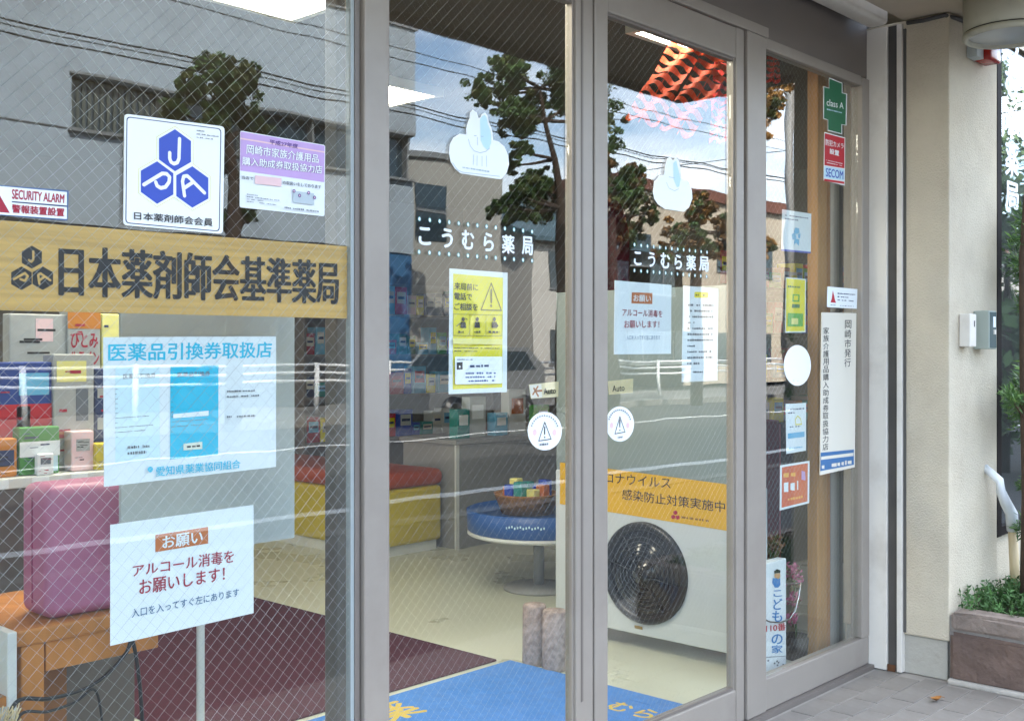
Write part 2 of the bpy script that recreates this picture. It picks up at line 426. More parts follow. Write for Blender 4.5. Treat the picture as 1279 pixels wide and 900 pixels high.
# soft stain at foot of the guide: rust flake
MB().box((4.553, -.137, .002), (4.558, -.104, .03)).build('rust_patch', mat('rust', '5b3a22', .9, 0, .2, 60), B)

# ---------------------------------------------------------------- glazing
def wires(x0, x1, z0, z1, y, parent, pitch=.032, r1=.00030, r2=.00016):
    for sgn, r, nm in ((1, r1, 'wire_mesh'), (-1, r2, 'wire_mesh')):
        mb = MB(); c = -(z1 - z0)
        k = 0
        lo, hi = (x0 - (z1 - z0), x1) if sgn > 0 else (x0, x1 + (z1 - z0))
        q = lo
        while q < hi:
            # x = q + sgn*(z-z0)
            za, zb = z0, z1
            if sgn > 0: za = max(z0, z0 + (x0 - q)); zb = min(z1, z0 + (x1 - q))
            else: za = max(z0, z0 + (q - x1)); zb = min(z1, z0 + (q - x0))
            if zb - za > .01:
                a = Vector((q + sgn * (za - z0), y + .0008 * sgn, za)); b = Vector((q + sgn * (zb - z0), y + .0008 * sgn, zb))
                t = (b - a).normalized(); n1 = Vector((0, 1, 0)) * r; n2 = t.cross(Vector((0, 1, 0))) * r
                mb.add([a + n1, a + n2, a - n1, a - n2, b + n1, b + n2, b - n1, b - n2], [(0, 1, 5, 4), (1, 2, 6, 5), (2, 3, 7, 6), (3, 0, 4, 7)])
            q += pitch
        mb.build(nm, WIRE, parent, kind='stuff')
WIRE = mat('embedded_steel_wire', 'b9bec2', .4, .2, .55, 2.5)  # uneven tone paints varying glints along the wires
def xat(u): return PY(u, HZ, 0).x
def pane(x0, x1, z0, z1, parent, y=0, wire=True, **k):
    p = bx('pane', (x0, y - .003, z0), (x1, y + .003, z1), GL, parent)
    if wire: wires(x0 + .002, x1 - .002, z0 + .002, z1 - .002, y, p, **k)
    return p
# fixed window on the left
xL = -.55
w1 = thing('fixed_window', (.6, 0, .016), 'tall fixed wired-glass window behind the wooden pharmacy band', 'window')
xr = xat(445)
bx('frame_stile', (xL - .06, -.03, .017), (xL, .03, 2.51), ALU, w1, .003)
bx('frame_rail', (xL, -.028, .017), (xr, .028, .075), ALU, w1, .003)
bx('frame_rail', (xL, -.028, 2.45), (xr, .028, 2.511), ALU, w1, .003)
bx('frame_stile', (xat(441), -.010, .076), (xat(447), .03, 2.449), ALU_D, w1, .002)
bx('gasket', (xat(436.5), -.006, .076), (xat(440.8), .012, 2.449), mat('clear_gasket', '9aa3a4', .3), w1)
pane(xL, xat(441) - .0005, .076, 2.449, w1)
# sliding doors
def sliding(name, label, xa0, xa1, xb0, xb1, y, zb=.14, zt=2.395):
    d = thing(name, ((xa0 + xb1) / 2, y, .016), label, 'door', 'sliding doors of the pharmacy entrance')
    bx('stile', (xa0, y - .022, .018), (xa1, y + .022, 2.506), ALU, d, .004)
    bx('stile', (xb0, y - .022, .018), (xb1, y + .022, 2.506), ALU, d, .004)
    bx('top_rail', (xa1 + .0004, y - .0195, zt), (xb0 - .0004, y + .0195, 2.505), ALU, d, .004)
    bx('bottom_rail', (xa1 + .0004, y - .0195, .019), (xb0 - .0004, y + .0195, zb), ALU, d, .004)
    # glazing beads
    for a, b in (((xa1 + .0006, y - .013, zb + .0005), (xa1 + .009, y + .0065, zt - .0005)), ((xb0 - .009, y - .013, zb + .0005), (xb0 - .0006, y + .0065, zt - .0005))):
        bx('glazing_bead', a, b, ALU, d)
    bx('glazing_bead', (xa1 + .0095, y - .012, zb + .0006), (xb0 - .0095, y + .012, zb + .009), ALU_D, d)
    bx('glazing_bead', (xa1 + .0095, y - .012, zt - .009), (xb0 - .0095, y + .012, zt - .0006), ALU_D, d)
    pane(xa1 + .0096, xb0 - .0096, zb + .0095, zt - .0095, d, y, True, r1=.00015, r2=.00006)
    return d
dA = sliding('sliding_door', 'sliding glass door leaf bearing the yellow phone-first notice', xat(449), xat(479), xat(713), xat(734.4), 0)
bx('grip_groove', (xat(719), -.0235, .3), (xat(721.5), -.0221, 2.4), ALU_D, dA)
dB = sliding('sliding_door', 'sliding glass door leaf bearing two white notices side by side', xat(736.5), xat(753), xat(914), xat(923.5), 0)
bx('door_gasket', (xat(734.6), -.012, .02), (xat(736.3), .018, 2.5), GASKET, dA)
MB().lathe([(.004, 0), (.006, .002), (.004, .006)], (xat(929), -.0225, PY(929, 674).z), 'Y', 12).build('lock_button', mat('brass', 'b79a55', .3, .9), dB)
# fixed window on the right
w2 = thing('fixed_window', (4.1, 0, .0), 'narrow fixed window full of small stickers beside the white jamb', 'window')
bx('frame_stile', (xat(925.5), -.030, .017), (xat(949), .045, 2.506), ALU, w2, .004)
bx('frame_stile', (xat(1071), -.024, .135), (4.5555, .03, 2.506), ALU, w2, .004)
bx('frame_rail', (xat(949) + .0005, -.022, .017), (4.555, .03, .134), ALU, w2, .004)
bx('frame_rail', (xat(949) + .0005, -.0205, 2.47), (xat(1071) - .0005, .028, 2.5115), ALU, w2, .004)
bx('gasket', (xat(949) + .0006, -.008, .1345), (xat(952), .01, 2.469), GASKET, w2)
pane(xat(952) + .0005, xat(1071) - .0005, .1345, 2.469, w2, 0, True, r1=.00016, r2=.00012)
# inner jamb post behind the left pane
bx('inner_post', PY(421, HZ, .12) * 1 - Vector((0, 0, 1.349)), Vector((PY(421, HZ, .12).x + .055, .17, 2.69)), mat('dull_grey_post', '6a655f', .6, .1, .05, 4), None, .004, label='grey aluminium post standing inside behind the left window pane', cat='post')
# ================================================================ stickers, papers and lettering on the glass
C1, C2, C3, C4 = crop(150, 135, 5.457), crop(290, 155, 7.2), crop(0, 225, 12.79), crop(120, 410, 4.392)
C5, C6, C7, C8 = crop(550, 325, 5.14), crop(550, 125, 8.18), crop(760, 340, 6), crop(650, 470, 8.527)
CB, CP = crop(0, 260, 2.78), crop(0, 560, 2.648)
Q1, Q2, Q3, Q4 = crop(1020, 90, 6), crop(970, 255, 5.4545), crop(965, 420, 4.09), crop(945, 640, 4.286)
CS, CD = crop(480, 220, 4.5), crop(745, 180, 5)
def hexa(c, ru, rv, C, sk=0):
    return C(*[(c[0] + ru * math.cos(R(90 + 60 * k)) * 1.0, c[1] - rv * math.sin(R(90 + 60 * k)) + sk * math.cos(R(90 + 60 * k)) * ru) for k in range(6)])

# wooden band with the society's name
WOOD = mat('varnished_pale_wood', 'dcae60', .45, 0, .06, 3)
def woodgrain(m, s=(1, 8, 40), a=.22):
    n = m.node_tree; b = n.nodes['Principled BSDF']; t = n.nodes.new('ShaderNodeTexCoord'); mp = n.nodes.new('ShaderNodeMapping'); mp.inputs['Scale'].default_value = s
    no = n.nodes.new('ShaderNodeTexNoise'); no.inputs['Scale'].default_value = 2.2; no.inputs['Detail'].default_value = 5
    n.links.new(t.outputs['Object'], mp.inputs[0]); n.links.new(mp.outputs[0], no.inputs['Vector'])
    c = b.inputs['Base Color'].default_value[:3]
    r = n.nodes.new('ShaderNodeValToRGB'); r.color_ramp.elements[0].position = .3; r.color_ramp.elements[1].position = .7
    r.color_ramp.elements[0].color = (*[x * (1 - a) for x in c], 1); r.color_ramp.elements[1].color = (*[min(1, x * (1 + a * .6)) for x in c], 1)
    n.links.new(no.outputs['Fac'], r.inputs[0]); n.links.new(r.outputs[0], b.inputs['Base Color'])
woodgrain(WOOD)
s = Sign('name_board', 'pale wooden band lettered in black across the wired window', 'sign', [(-60, 271), (445, 309), (445, 398), (-60, 386)], WOOD, 'in', y=.016, thick=.008)
hx = [((112, 170), 37, 40), ((76, 243), 38, 41), ((150, 243), 38, 41)]
s.polys([hexa(c, a / .92, b, CB) for c, a, b in hx], BLACK, 'emblem')
s.stroke([CB((117, 150), (117, 178), (110, 186), (102, 180))], .0045, WOOD, 'emblem_letter')
s.stroke([CB((50, 246), (88, 225), (98, 236), (88, 252), (72, 246))], .0045, WOOD, 'emblem_letter')
s.stroke([CB((138, 262), (134, 232), (142, 226), (176, 250)), CB((138, 250), (156, 238))], .0045, WOOD, 'emblem_letter')
s.text('日本薬剤師会基準薬局', CB((208, 126), (1176, 184), (1176, 334), (208, 305)), BLACK, bold=.012, smear=.0028)

# member plate
q = C1((30, 40), (710, 128), (698, 858), (22, 798))
s = Sign('member_plate', 'white square plate with three blue hexagons reading J P A', 'sign', q, VINYL, thick=.003, rnd=5)
ins = roundpoly(lerp4(q, .025, .02, .975, .98), 5); ins2 = roundpoly(lerp4(q, .034, .028, .966, .972), 4.5)
s.poly(ins, NAVY, 'border'); s.poly(ins2, VINYL, 'face')
hx = [((377, 288), 126, 143), ((255, 508), 128, 145), ((495, 538), 126, 141)]
s.polys([hexa(c, a * 1.16, b * 1.16, C1, .08) for c, a, b in hx], YELP, 'hexagon_outline')
s.polys([hexa(c, a * 1.12, b * 1.12, C1, .08) for c, a, b in hx], VINYL, 'hexagon_gap')
s.polys([hexa(c, a, b, C1, .08) for c, a, b in hx], BLUE, 'hexagon')
s.stroke([C1((408, 210), (404, 345), (392, 372), (370, 380), (350, 368), (341, 345), (341, 305))], .0078, VINYL)
s.stroke([C1((165, 522), (290, 446), (320, 448), (340, 470), (336, 505), (312, 538), (280, 545), (255, 530), (246, 505))], .0078, VINYL)
s.stroke([C1((442, 598), (428, 500), (436, 466), (460, 462), (480, 480), (578, 578)), C1((440, 545), (500, 505))], .0078, VINYL)
s.text('日本薬剤師会会員', C1((98, 705), (636, 752), (634, 808), (98, 758)), BLACK, .012)
s.rows(C1((525, 140), (675, 162), (675, 228), (525, 210)), 3, GREYINK, .35, lens=[.35, 1, .75])

# lilac notice
q = C2((75, 60), (838, 190), (832, 830), (70, 748))
s = Sign('notice_sticker', 'pale notice sticker with lilac upper half beside the hexagon plate', 'sticker', q, PAPER, rnd=2.5)
s.poly(lerp4(q, .005, .01, .995, .52), LILAC, 'lilac_field')
s.poly(lerp4(q, .005, .09, .995, .11), PINKP, 'stripe')
s.text('平成27年度', C2((340, 137), (597, 180), (595, 222), (338, 182)), PURP, .02)
for t, qq in (('岡崎市家族介護用品', C2((135, 180), (782, 275), (780, 352), (132, 268))), ('購入助成券取扱協力店', C2((95, 292), (815, 375), (812, 448), (92, 368)))):
    s.text(t, qq, PURP, .055); s.text(t, qq, VINYL, .018)
s.text('当店で', C2((88, 462), (195, 475), (194, 505), (88, 493)), GREYINK, .02)
s.poly(C2((210, 460), (448, 488), (446, 562), (210, 535)), PINKP, 'pink_box')
s.text('の取扱いをしております', C2((460, 508), (805, 550), (803, 585), (458, 540)), GREYINK, .02)
s.poly(C2((555, 600), (740, 625), (740, 728), (550, 705)), mat('grey_print', 'b9c6cc', .6), 'picture')
for c in ((560, 602), (610, 643), (692, 618), (745, 660)):
    s.disc(C2(c)[0], .0042, PURP, 'flower'); s.disc(C2(c)[0], .002, PINKP, 'flower_heart')
s.rows(C2((135, 620), (430, 655), (430, 740), (135, 705)), 4, GREYINK, .4, lens=[.35, 1, .5, .9])
s.rows(C2((475, 738), (815, 778), (815, 800), (475, 760)), 1, GREYINK, .7)

# security sticker
q = C3((-200, 62), (1105, 165), (1085, 648), (-200, 545))
s = Sign('security_sticker', 'white security alarm sticker in blue frame with red triangle', 'sticker', q, mat('slate_blue_print', '3c5a86', .5), rnd=2)
s.poly(C3((-180, 78), (1075, 190), (1075, 622), (-180, 535)), VINYL, 'face')
s.poly(C3((-60, 130), (165, 525), (-150, 500)), CRIM, 'red_triangle')
s.text('SECURITY ALARM', C3((195, 140), (1038, 228), (1030, 370), (195, 300)), CRIM, .03)
s.poly(C3((195, 335), (1075, 405), (1075, 428), (195, 353)), NAVY, 'rule')
s.text('警報装置設置', C3((195, 382), (1040, 450), (1035, 585), (195, 520)), CRIM, .03)

# poster
q = C4((40, 48), (988, 44), (988, 758), (45, 868))
s = Sign('poster', 'white poster with large cyan heading and bright cyan panel inside the window', 'poster', q, PAPER, 'in')
s.text('医薬品引換券取扱店', C4((68, 82), (968, 72), (966, 160), (68, 182)), CYAN, .022)
s.poly(C4((108, 212), (350, 208), (352, 715), (108, 740)), mat('faint_cyan_print', 'd6eef5', .7), 'pale_panel')
s.poly(C4((410, 210), (674, 203), (672, 690), (408, 718)), CYAN, 'cyan_panel')
s.text('医薬品引換券', C4((150, 250), (330, 244), (330, 270), (150, 278)), GREYINK, .01)
s.text('医薬品引換券', C4((450, 240), (628, 234), (628, 260), (450, 266)), GREYINK, .01)
s.rows(C4((108, 320), (340, 310), (340, 590), (108, 610)), 11, GREYINK, .16, lens=[.06, .04, .06, .05, .06, .06, .8, .06, .9, .7, .06], cw=.02)
s.rows(C4((414, 310), (640, 300), (640, 560), (414, 580)), 10, GREYINK, .13, lens=[.05, .04, .05, .05, .05, .05, .05, .9, .8, .05], cw=.02)
s.poly(C4((425, 470), (620, 450), (620, 478), (425, 492)), PAPER, 'white_strip')
s.poly(C4((482, 632), (585, 620), (585, 660), (482, 668)), mat('cream_print', 'e6ead8', .7), 'stamp')
s.rows(C4((500, 640), (575, 632), (575, 652), (500, 658)), 1, BLACK, .6, cw=.2)
s.rows(C4((175, 635), (300, 628), (300, 690), (175, 700)), 2, GREYINK, .5, cw=.08)
s.rows(C4((720, 330), (900, 325), (895, 380), (720, 388)), 2, GREYINK, .35, cw=.05, lens=[.85, 1])
s.rows(C4((720, 472), (890, 465), (885, 488), (720, 496)), 1, GREYINK, .5, cw=.05)
s.text('愛知県薬業協同組合', C4((330, 758), (795, 718), (795, 765), (330, 812)), CYAN, .015)
s.disc(C4((300, 772))[0], .006, CYAN, 'round_mark')

# request paper, left
q = [(138, 655), (317, 630), (317, 765), (138, 806)]
s = Sign('request_paper', 'white request paper with orange tab taped inside left window', 'notice', q, PAPER, 'in')
s.poly(CP((515, 285), (690, 258), (690, 313), (515, 342)), ORANGE, 'orange_tab')
s.text('お願い', CP((538, 290), (672, 268), (672, 312), (538, 332)), PAPER, .02)
s.text('アルコール消毒を', CP((440, 384), (775, 332), (775, 376), (440, 424)), CRIM, .012)
s.text('お願いします！', CP((462, 434), (745, 390), (745, 436), (462, 484)), CRIM, .012)
s.text('入口を入ってすぐ左にあります', CP((437, 530), (792, 460), (792, 487), (437, 559)), mat('blue_grey_ink', '3b6a92', .6), .004)

# yellow notice
q = C5((60, 52), (433, 80), (428, 845), (55, 858))
s = Sign('phone_notice', 'yellow phone-before-visit notice with warning triangle and white border', 'notice', q, PAPER, 'in')
s.poly(C5((85, 85), (405, 112), (400, 815), (82, 828)), YEL, 'yellow_field')
for t, qq in (('来局前に', C5((92, 140), (245, 152), (245, 196), (92, 190))), ('電話で', C5((92, 205), (207, 212), (207, 258), (92, 254))), ('ご相談を', C5((92, 272), (243, 278), (243, 325), (92, 320)))):
    s.text(t, qq, BLACK, .024)
s.stroke([C5((330, 147), (395, 322), (264, 318), (330, 147))], .0035, mat('olive_ink', '6f6512', .6), 'warning_triangle')
s.stroke([C5((330, 190), (330, 268))], .007, MATS['olive_ink'], 'exclamation_bar'); s.disc(C5((329, 292))[0], .004, MATS['olive_ink'], 'exclamation_dot')
s.stroke([C5((86, 345), (400, 352), (398, 486), (86, 482), (86, 345)), C5((192, 348), (192, 484)), C5((296, 350), (295, 485))], .0012, MATS['olive_ink'], 'grid_line')
for cx in (150, 240, 350):
    s.disc(C5((cx, 378))[0], .006, BLACK, 'pictogram_head')
    s.poly(C5((cx - 14, 395), (cx + 14, 395), (cx + 18, 434), (cx - 18, 432)), BLACK, 'pictogram_body')
s.stroke([C5((136, 400), (108, 422)), C5((164, 372), (176, 380))], .0022, BLACK, 'pictogram_arm')
s.stroke([C5((338, 430), (372, 420), (362, 405))], .004, BLACK, 'pictogram_arm')
for a, b in ((118, 168), (222, 264), (312, 382)):
    s.rows(C5((a, 448), (b, 449), (b, 470), (a, 469)), 1, BLACK, .7, cw=.2)
s.poly(C5((85, 500), (402, 506), (402, 540), (85, 536)), YELP, 'pale_stripe')
s.rows(C5((92, 550), (385, 555), (385, 595), (92, 592)), 2, BLACK, .32, lens=[1, .5], cw=.025)
s.poly(roundpoly(C5((98, 618), (400, 618), (398, 790), (98, 795)), 1.5), PAPER, 'white_panel')
s.rows(C5((110, 628), (225, 628), (225, 645), (110, 645)), 1, GREYINK, .5)
s.poly(C5((108, 655), (146, 652), (146, 700), (108, 702)), BLACK, 'telephone'); s.disc(C5((127, 682))[0], .003, PAPER, 'telephone_dial')
s.rows(C5((168, 668), (360, 660), (360, 686), (168, 692)), 1, NAVY, .7, cw=.1)
s.rows(C5((165, 712), (358, 710), (358, 782), (165, 786)), 3, mat('blue_ink', '33538f', .6), .5, lens=[1, .98, .98], cw=.05)

# shop-name lettering on both door leaves
class Decal(Sign):
    def __init__(s, name, label, cat, base_px, group=None):
        s.axis, s.base, s.tw, s.k, s.th = 'y', -.0034, -1, 0, .0001
        s.o = thing(name, PY(*base_px, -.0034), label, cat, group)
LET = mat('white_cut_vinyl', 'e9f1f6', .4)
def shopname(boxes, top, bot, C, label, bp):
    s = Decal('shop_name_lettering', label, 'lettering', bp)
    for ch, (x0, y0, x1, y1) in zip('こうむら薬局', boxes):
        k = s.k; s.text(ch, C((x0, y0), (x1, y0 + (x1 - x0) * .1), (x1, y1), (x0, y1 - (x1 - x0) * .06)), LET, .035, name='character'); s.k = k
    for (a, b) in (top, bot):
        for i in range(13):
            t = i / 12; c = C((a[0] + (b[0] - a[0]) * t ** .96, a[1] + (b[1] - a[1]) * t ** .96))[0]
            k = s.k; s.disc(c, .0066, TEAL, 'dot_ring', .8); s.disc(c, .0048, LET, 'dot', .8); s.k = k
shopname([(195, 283, 265, 390), (325, 290, 388, 405), (438, 300, 508, 415), (560, 315, 618, 425), (663, 326, 735, 438), (775, 335, 838, 446)], ((200, 240), (833, 312)), ((198, 425), (833, 475)), CS, 'white shop-name lettering between dotted rows above the yellow notice', (595, 330))
shopname([(237, 668, 284, 758), (325, 672, 370, 768), (403, 675, 462, 778), (490, 688, 537, 782), (563, 690, 624, 790), (643, 698, 704, 798)], ((240, 628), (693, 675)), ((240, 788), (690, 826)), CD, 'white shop-name lettering between dotted rows above two white notices', (840, 345))

# cloud shaped stickers
def cloud(C, outline, blue, marks, label):
    s = Sign('cloud_sticker', label, 'sticker', C(*outline), VINYL)
    s.poly(C(*blue), PALEBLUE, 'pale_blue_half')
    s.stroke([C(*m) for m in marks], .0016, mat('pale_grey_ink', 'aebfc8', .6), 'fine_line')
    return s
s = cloud(C6, [(92, 540), (98, 460), (135, 385), (200, 345), (268, 352), (268, 290), (285, 225), (302, 185), (305, 130), (335, 100), (375, 130), (392, 185), (410, 180), (430, 142), (460, 130), (488, 165), (496, 225), (525, 285), (537, 345), (540, 408), (600, 425), (655, 475), (695, 560), (705, 655), (680, 745), (625, 808), (560, 802), (210, 750), (150, 700), (108, 630)],
          [(410, 195), (432, 165), (458, 152), (478, 180), (488, 245), (515, 305), (525, 370), (522, 440), (500, 500), (480, 508), (445, 475), (415, 410)],
          [[(290, 400), (310, 470), (350, 520), (410, 540), (470, 525), (510, 490)], [(385, 380), (385, 460)], [(350, 365), (372, 365)], [(420, 372), (444, 372)], [(345, 560), (340, 660)], [(380, 570), (378, 670)], [(430, 575), (430, 675)], [(475, 570), (478, 680)], [(130, 640), (180, 715), (230, 738), (610, 780)]],
          'white cloud-shaped sticker with pale blue half above the yellow notice')
s.rows(C6((205, 668), (590, 730), (590, 760), (205, 696)), 1, MATS['pale_grey_ink'], .6, cw=.05)
cloud(CD, [(355, 300), (362, 235), (398, 195), (424, 192), (432, 130), (445, 88), (462, 82), (480, 102), (498, 84), (514, 100), (526, 150), (535, 218), (575, 232), (597, 290), (600, 340), (580, 395), (548, 422), (430, 405), (385, 375), (362, 340)],
      [(482, 120), (500, 102), (512, 150), (528, 215), (520, 265), (505, 270), (484, 220)], [[(440, 240), (455, 275), (490, 292), (515, 280)], [(455, 205), (490, 212)]],
      'white cloud-shaped sticker with pale blue half above two white notices')

# papers on the right leaf
q = C7((48, 60), (474, 95), (470, 610), (42, 615))
s = Sign('request_paper', 'white request paper with orange tab inside the door, beside a narrow notice', 'notice', q, PAPER, 'in')
s.poly(C7((178, 150), (333, 155), (331, 238), (175, 232)), ORANGE, 'orange_tab')
s.text('お願い', C7((190, 168), (322, 172), (320, 225), (190, 218)), PAPER, .02)
s.text('アルコール消毒を', C7((108, 270), (408, 285), (406, 338), (106, 328)), CRIM, .006)
s.text('お願いします！', C7((122, 360), (384, 365), (384, 415), (122, 418)), CRIM, .006)
s.text('入口を入ってすぐ左にあります', C7((140, 472), (390, 470), (390, 505), (140, 505)), MATS['blue_grey_ink'], 0)
q = C7((562, 100), (826, 122), (818, 810), (550, 822))
s = Sign('text_notice', 'narrow white notice of small print under a yellow heading', 'notice', q, PAPER, 'in')
s.poly(roundpoly(C7((648, 145), (752, 150), (750, 192), (646, 190)), 2), YEL, 'yellow_heading')
s.rows(C7((655, 155), (742, 158), (742, 184), (655, 182)), 1, mat('dark_olive_ink', '57500f', .6), .6, cw=.12)
s.rows(C7((600, 222), (790, 226), (780, 700), (592, 705)), 11, GREYINK, .36, lens=[1, .95, 1, .25, 1, 1, 1, .3, .95, 1, .5], cw=.05)
s.rows(C7((640, 735), (725, 735), (725, 755), (640, 758)), 1, GREYINK, .6, cw=.12)

# automatic door labels and caution discs
for C, q, lab in ((C8, ((92, 85), (410, 52), (405, 215), (115, 238)), 'small tan automatic-door label above caution disc, with orange picture'), (C8, ((935, 50), (1205, 22), (1200, 170), (945, 195)), 'small tan automatic-door label above caution disc, faded and curling')):
    s = Sign('automatic_door_label', lab, 'sticker', C(*q), mat('faded_tan_print', 'd8c79c', .6, 0, .06, 60), 'in')
    qq = C(*q)
    if q[0][0] < 500:
        s.poly(lerp4(qq, .02, .05, .42, .95), mat('pale_print', 'e4dcd0', .6), 'pale_half')
        s.stroke([[lerp4(qq, .1, .7, .2, .8)[0], lerp4(qq, .3, .2, .4, .3)[0]], [lerp4(qq, .16, .3, .2, .8)[0], lerp4(qq, .28, .85, .4, .3)[0]], [lerp4(qq, .24, .5, .2, .8)[0], lerp4(qq, .42, .5, .4, .3)[0]]], .006, mat('rust_orange_print', 'b0682c', .6), 'hand_picture')
        s.text('Auto', lerp4(qq, .48, .36, .92, .78), BLACK, .02)
    else: s.text('Auto', lerp4(qq, .16, .36, .66, .82), BLACK, .015)
for c, lab in (((262, 580), 'round white caution disc on the yellow-notice door'), ((1062, 505), 'round white caution disc on the door with two notices')):
    P = C8(c)[0]; rx_, ry_ = (182, 205) if c[0] < 500 else (150, 187)
    s = Sign('caution_disc', lab, 'sticker', C8(*[(c[0] + rx_ * math.cos(R(k * 12)), c[1] + ry_ * math.sin(R(k * 12))) for k in range(30)]), VINYL)
    a = rx_ / 182
    for sx in (-1, 1): s.disc(C8((c[0] + sx * 105 * a, c[1] + 15))[0], .009, PINKP, 'pink_blush')
    s.stroke([C8((c[0] + 2, c[1] - 95 * a), (c[0] + 70 * a, c[1] + 85), (c[0] - 62 * a, c[1] + 105), (c[0] + 2, c[1] - 95 * a))], .0026, BLACK, 'warning_triangle')
    s.stroke([C8((c[0] + 2, c[1] - 42), (c[0] + 2, c[1] + 30))], .0042, BLACK, 'exclamation_bar'); s.disc(C8((c[0] + 2, c[1] + 66))[0], .0026, BLACK, 'exclamation_dot')
    o = s.lay(); mb = MB()
    for k in range(15):
        th = R(200 + k * 10); ccx, ccy = c[0] + rx_ * .8 * math.cos(th), c[1] + ry_ * .8 * math.sin(th)
        mb.add([s.pt(p, o) for p in C8((ccx - 6, ccy - 7), (ccx + 6, ccy - 8), (ccx + 6, ccy + 8), (ccx - 6, ccy + 7))], [(0, 1, 2, 3)])
    mb.build('small_print', GREYINK, s.o)
    s.rows(C8((c[0] - 55 * a, c[1] + 128), (c[0] + 55 * a, c[1] + 118), (c[0] + 50 * a, c[1] + 150), (c[0] - 50 * a, c[1] + 160)), 1, GREYINK, .8, cw=.12)

# stickers on the right fixed window
g1 = [(95, 42), (195, 82), (195, 155), (230, 165), (226, 402), (192, 396), (192, 468), (86, 440), (86, 362), (52, 350), (54, 108), (95, 120)]
s = Sign('cross_sticker', 'dark green cross sticker edged in white, lettered class', 'sticker', Q1(*g1), VINYL)
cx_, cy_ = 141, 255
s.poly(Q1(*[(cx_ + (x - cx_) * .93, cy_ + (y_ - cy_) * .965) for x, y_ in g1]), GREEN, 'green_field')
s.text('class A', Q1((78, 200), (205, 232), (205, 278), (78, 252)), VINYL, .01)
s.rows(Q1((80, 268), (200, 296), (200, 318), (80, 290)), 1, PALEBLUE, .5, cw=.06)
s = Sign('camera_sticker', 'red security camera sticker with pale blue lower band', 'sticker', Q1((60, 450), (216, 492), (212, 852), (54, 812)), VINYL)
s.poly(Q1((64, 458), (212, 498), (211, 722), (62, 698)), RED, 'red_field')
s.text('防犯カメラ', Q1((70, 500), (205, 535), (205, 578), (70, 548)), VINYL, .02)
s.text('設置', Q1((100, 570), (172, 590), (172, 632), (100, 612)), VINYL, .03)
s.rows(Q1((75, 650), (205, 682), (205, 712), (68, 685)), 2, VINYL, .4, cw=.05)
s.poly(Q1((62, 706), (211, 730), (210, 812), (60, 792)), PALEBLUE, 'blue_field')
s.text('SECOM', Q1((72, 718), (203, 742), (203, 805), (72, 782)), BLUE, .02)
s.poly(Q1((60, 800), (210, 822), (210, 838), (60, 816)), RED, 'red_rule')
s = Sign('picture_sticker', 'white sticker with small blue figure above the yellow tall sticker', 'sticker', Q2((40, 35), (238, 65), (235, 325), (35, 305)), PAPER, 'in')
s.poly(Q2((35, 304), (235, 324), (235, 336), (35, 318)), BLUE, 'blue_rule')
s.rows(Q2((60, 62), (220, 85), (220, 130), (60, 110)), 2, NAVY, .4, lens=[1, .55], cw=.06)
s.polys([Q2((130, 160), (155, 165), (160, 195), (140, 205), (118, 190)), Q2((105, 205), (130, 190), (138, 230), (112, 245)), Q2((125, 232), (158, 240), (155, 285), (135, 262), (120, 280)), Q2((148, 205), (166, 198), (162, 235), (150, 230))], SKYB, 'blue_picture')
s = Sign('tall_sticker', 'tall yellow sticker with green block on the right window', 'sticker', Q2((65, 497), (202, 510), (198, 872), (60, 875)), PAPER, 'in')
s.poly(Q2((70, 505), (197, 517), (194, 864), (66, 866)), YEL, 'yellow_field')
s.rows(Q2((80, 545), (190, 555), (190, 580), (80, 572)), 1, GREEN, .6, cw=.1)
s.poly(Q2((112, 612), (160, 615), (158, 665), (110, 664)), GRN2, 'green_picture'); s.poly(Q2((120, 622), (150, 624), (148, 655), (119, 654)), YEL, 'picture_gap'); s.poly(Q2((108, 680), (160, 682), (160, 706), (108, 706)), GREEN, 'green_bar')
s.poly(Q2((80, 740), (184, 745), (182, 832), (78, 832)), GRN2, 'green_block'); s.poly(Q2((105, 775), (150, 777), (149, 818), (104, 818)), YELP, 'block_window')
P = Q3((128, 148))[0]
s = Sign('blank_disc', 'plain white disc stuck on the right window', 'sticker', Q3(*[(128 + 69 * math.cos(R(k * 12)), 148 + 104 * math.sin(R(k * 12))) for k in range(30)]), VINYL)
s.rows(Q3((105, 222), (140, 224), (140, 230), (105, 228)), 1, MATS['pale_grey_ink'], .5, cw=.2)
s = Sign('picture_sticker', 'white sticker with pale yellow and cyan drawing under the plain disc', 'sticker', Q3((68, 345), (172, 338), (172, 582), (72, 600)), PAPER, 'in')
s.rows(Q3((80, 365), (165, 358), (165, 395), (80, 400)), 2, NAVY, .4, lens=[1, .4], cw=.1)
s.stroke([Q3((120, 450), (118, 425), (130, 405), (145, 420), (150, 448), (120, 450))], .004, YEL, 'yellow_picture')
s.poly(Q3((80, 495), (165, 485), (165, 512), (80, 522)), SKYB, 'cyan_bar'); s.rows(Q3((90, 455), (160, 450), (160, 462), (90, 468)), 1, NAVY, .6, cw=.1)
s.rows(Q3((85, 565), (165, 555), (165, 568), (85, 578)), 1, SKYB, .6, cw=.1)
s = Sign('orange_sticker', 'orange and white sticker above the children refuge sign', 'sticker', Q3((40, 658), (190, 634), (188, 850), (38, 888)), PAPER, 'in')
s.poly(Q3((50, 668), (182, 646), (180, 842), (48, 874)), mat('salmon_orange_print', 'd4673c', .55), 'orange_field')
s.rows(Q3((58, 690), (140, 680), (140, 715), (58, 725)), 1, mat('amber_print', 'eeb24a', .55), .8, cw=.25)
s.rows(Q3((60, 738), (140, 725), (140, 785), (60, 800)), 1, VINYL, .9, cw=.3)
s.rows(Q3((80, 815), (175, 798), (175, 830), (80, 848)), 1, MATS['amber_print'], .4, cw=.1)
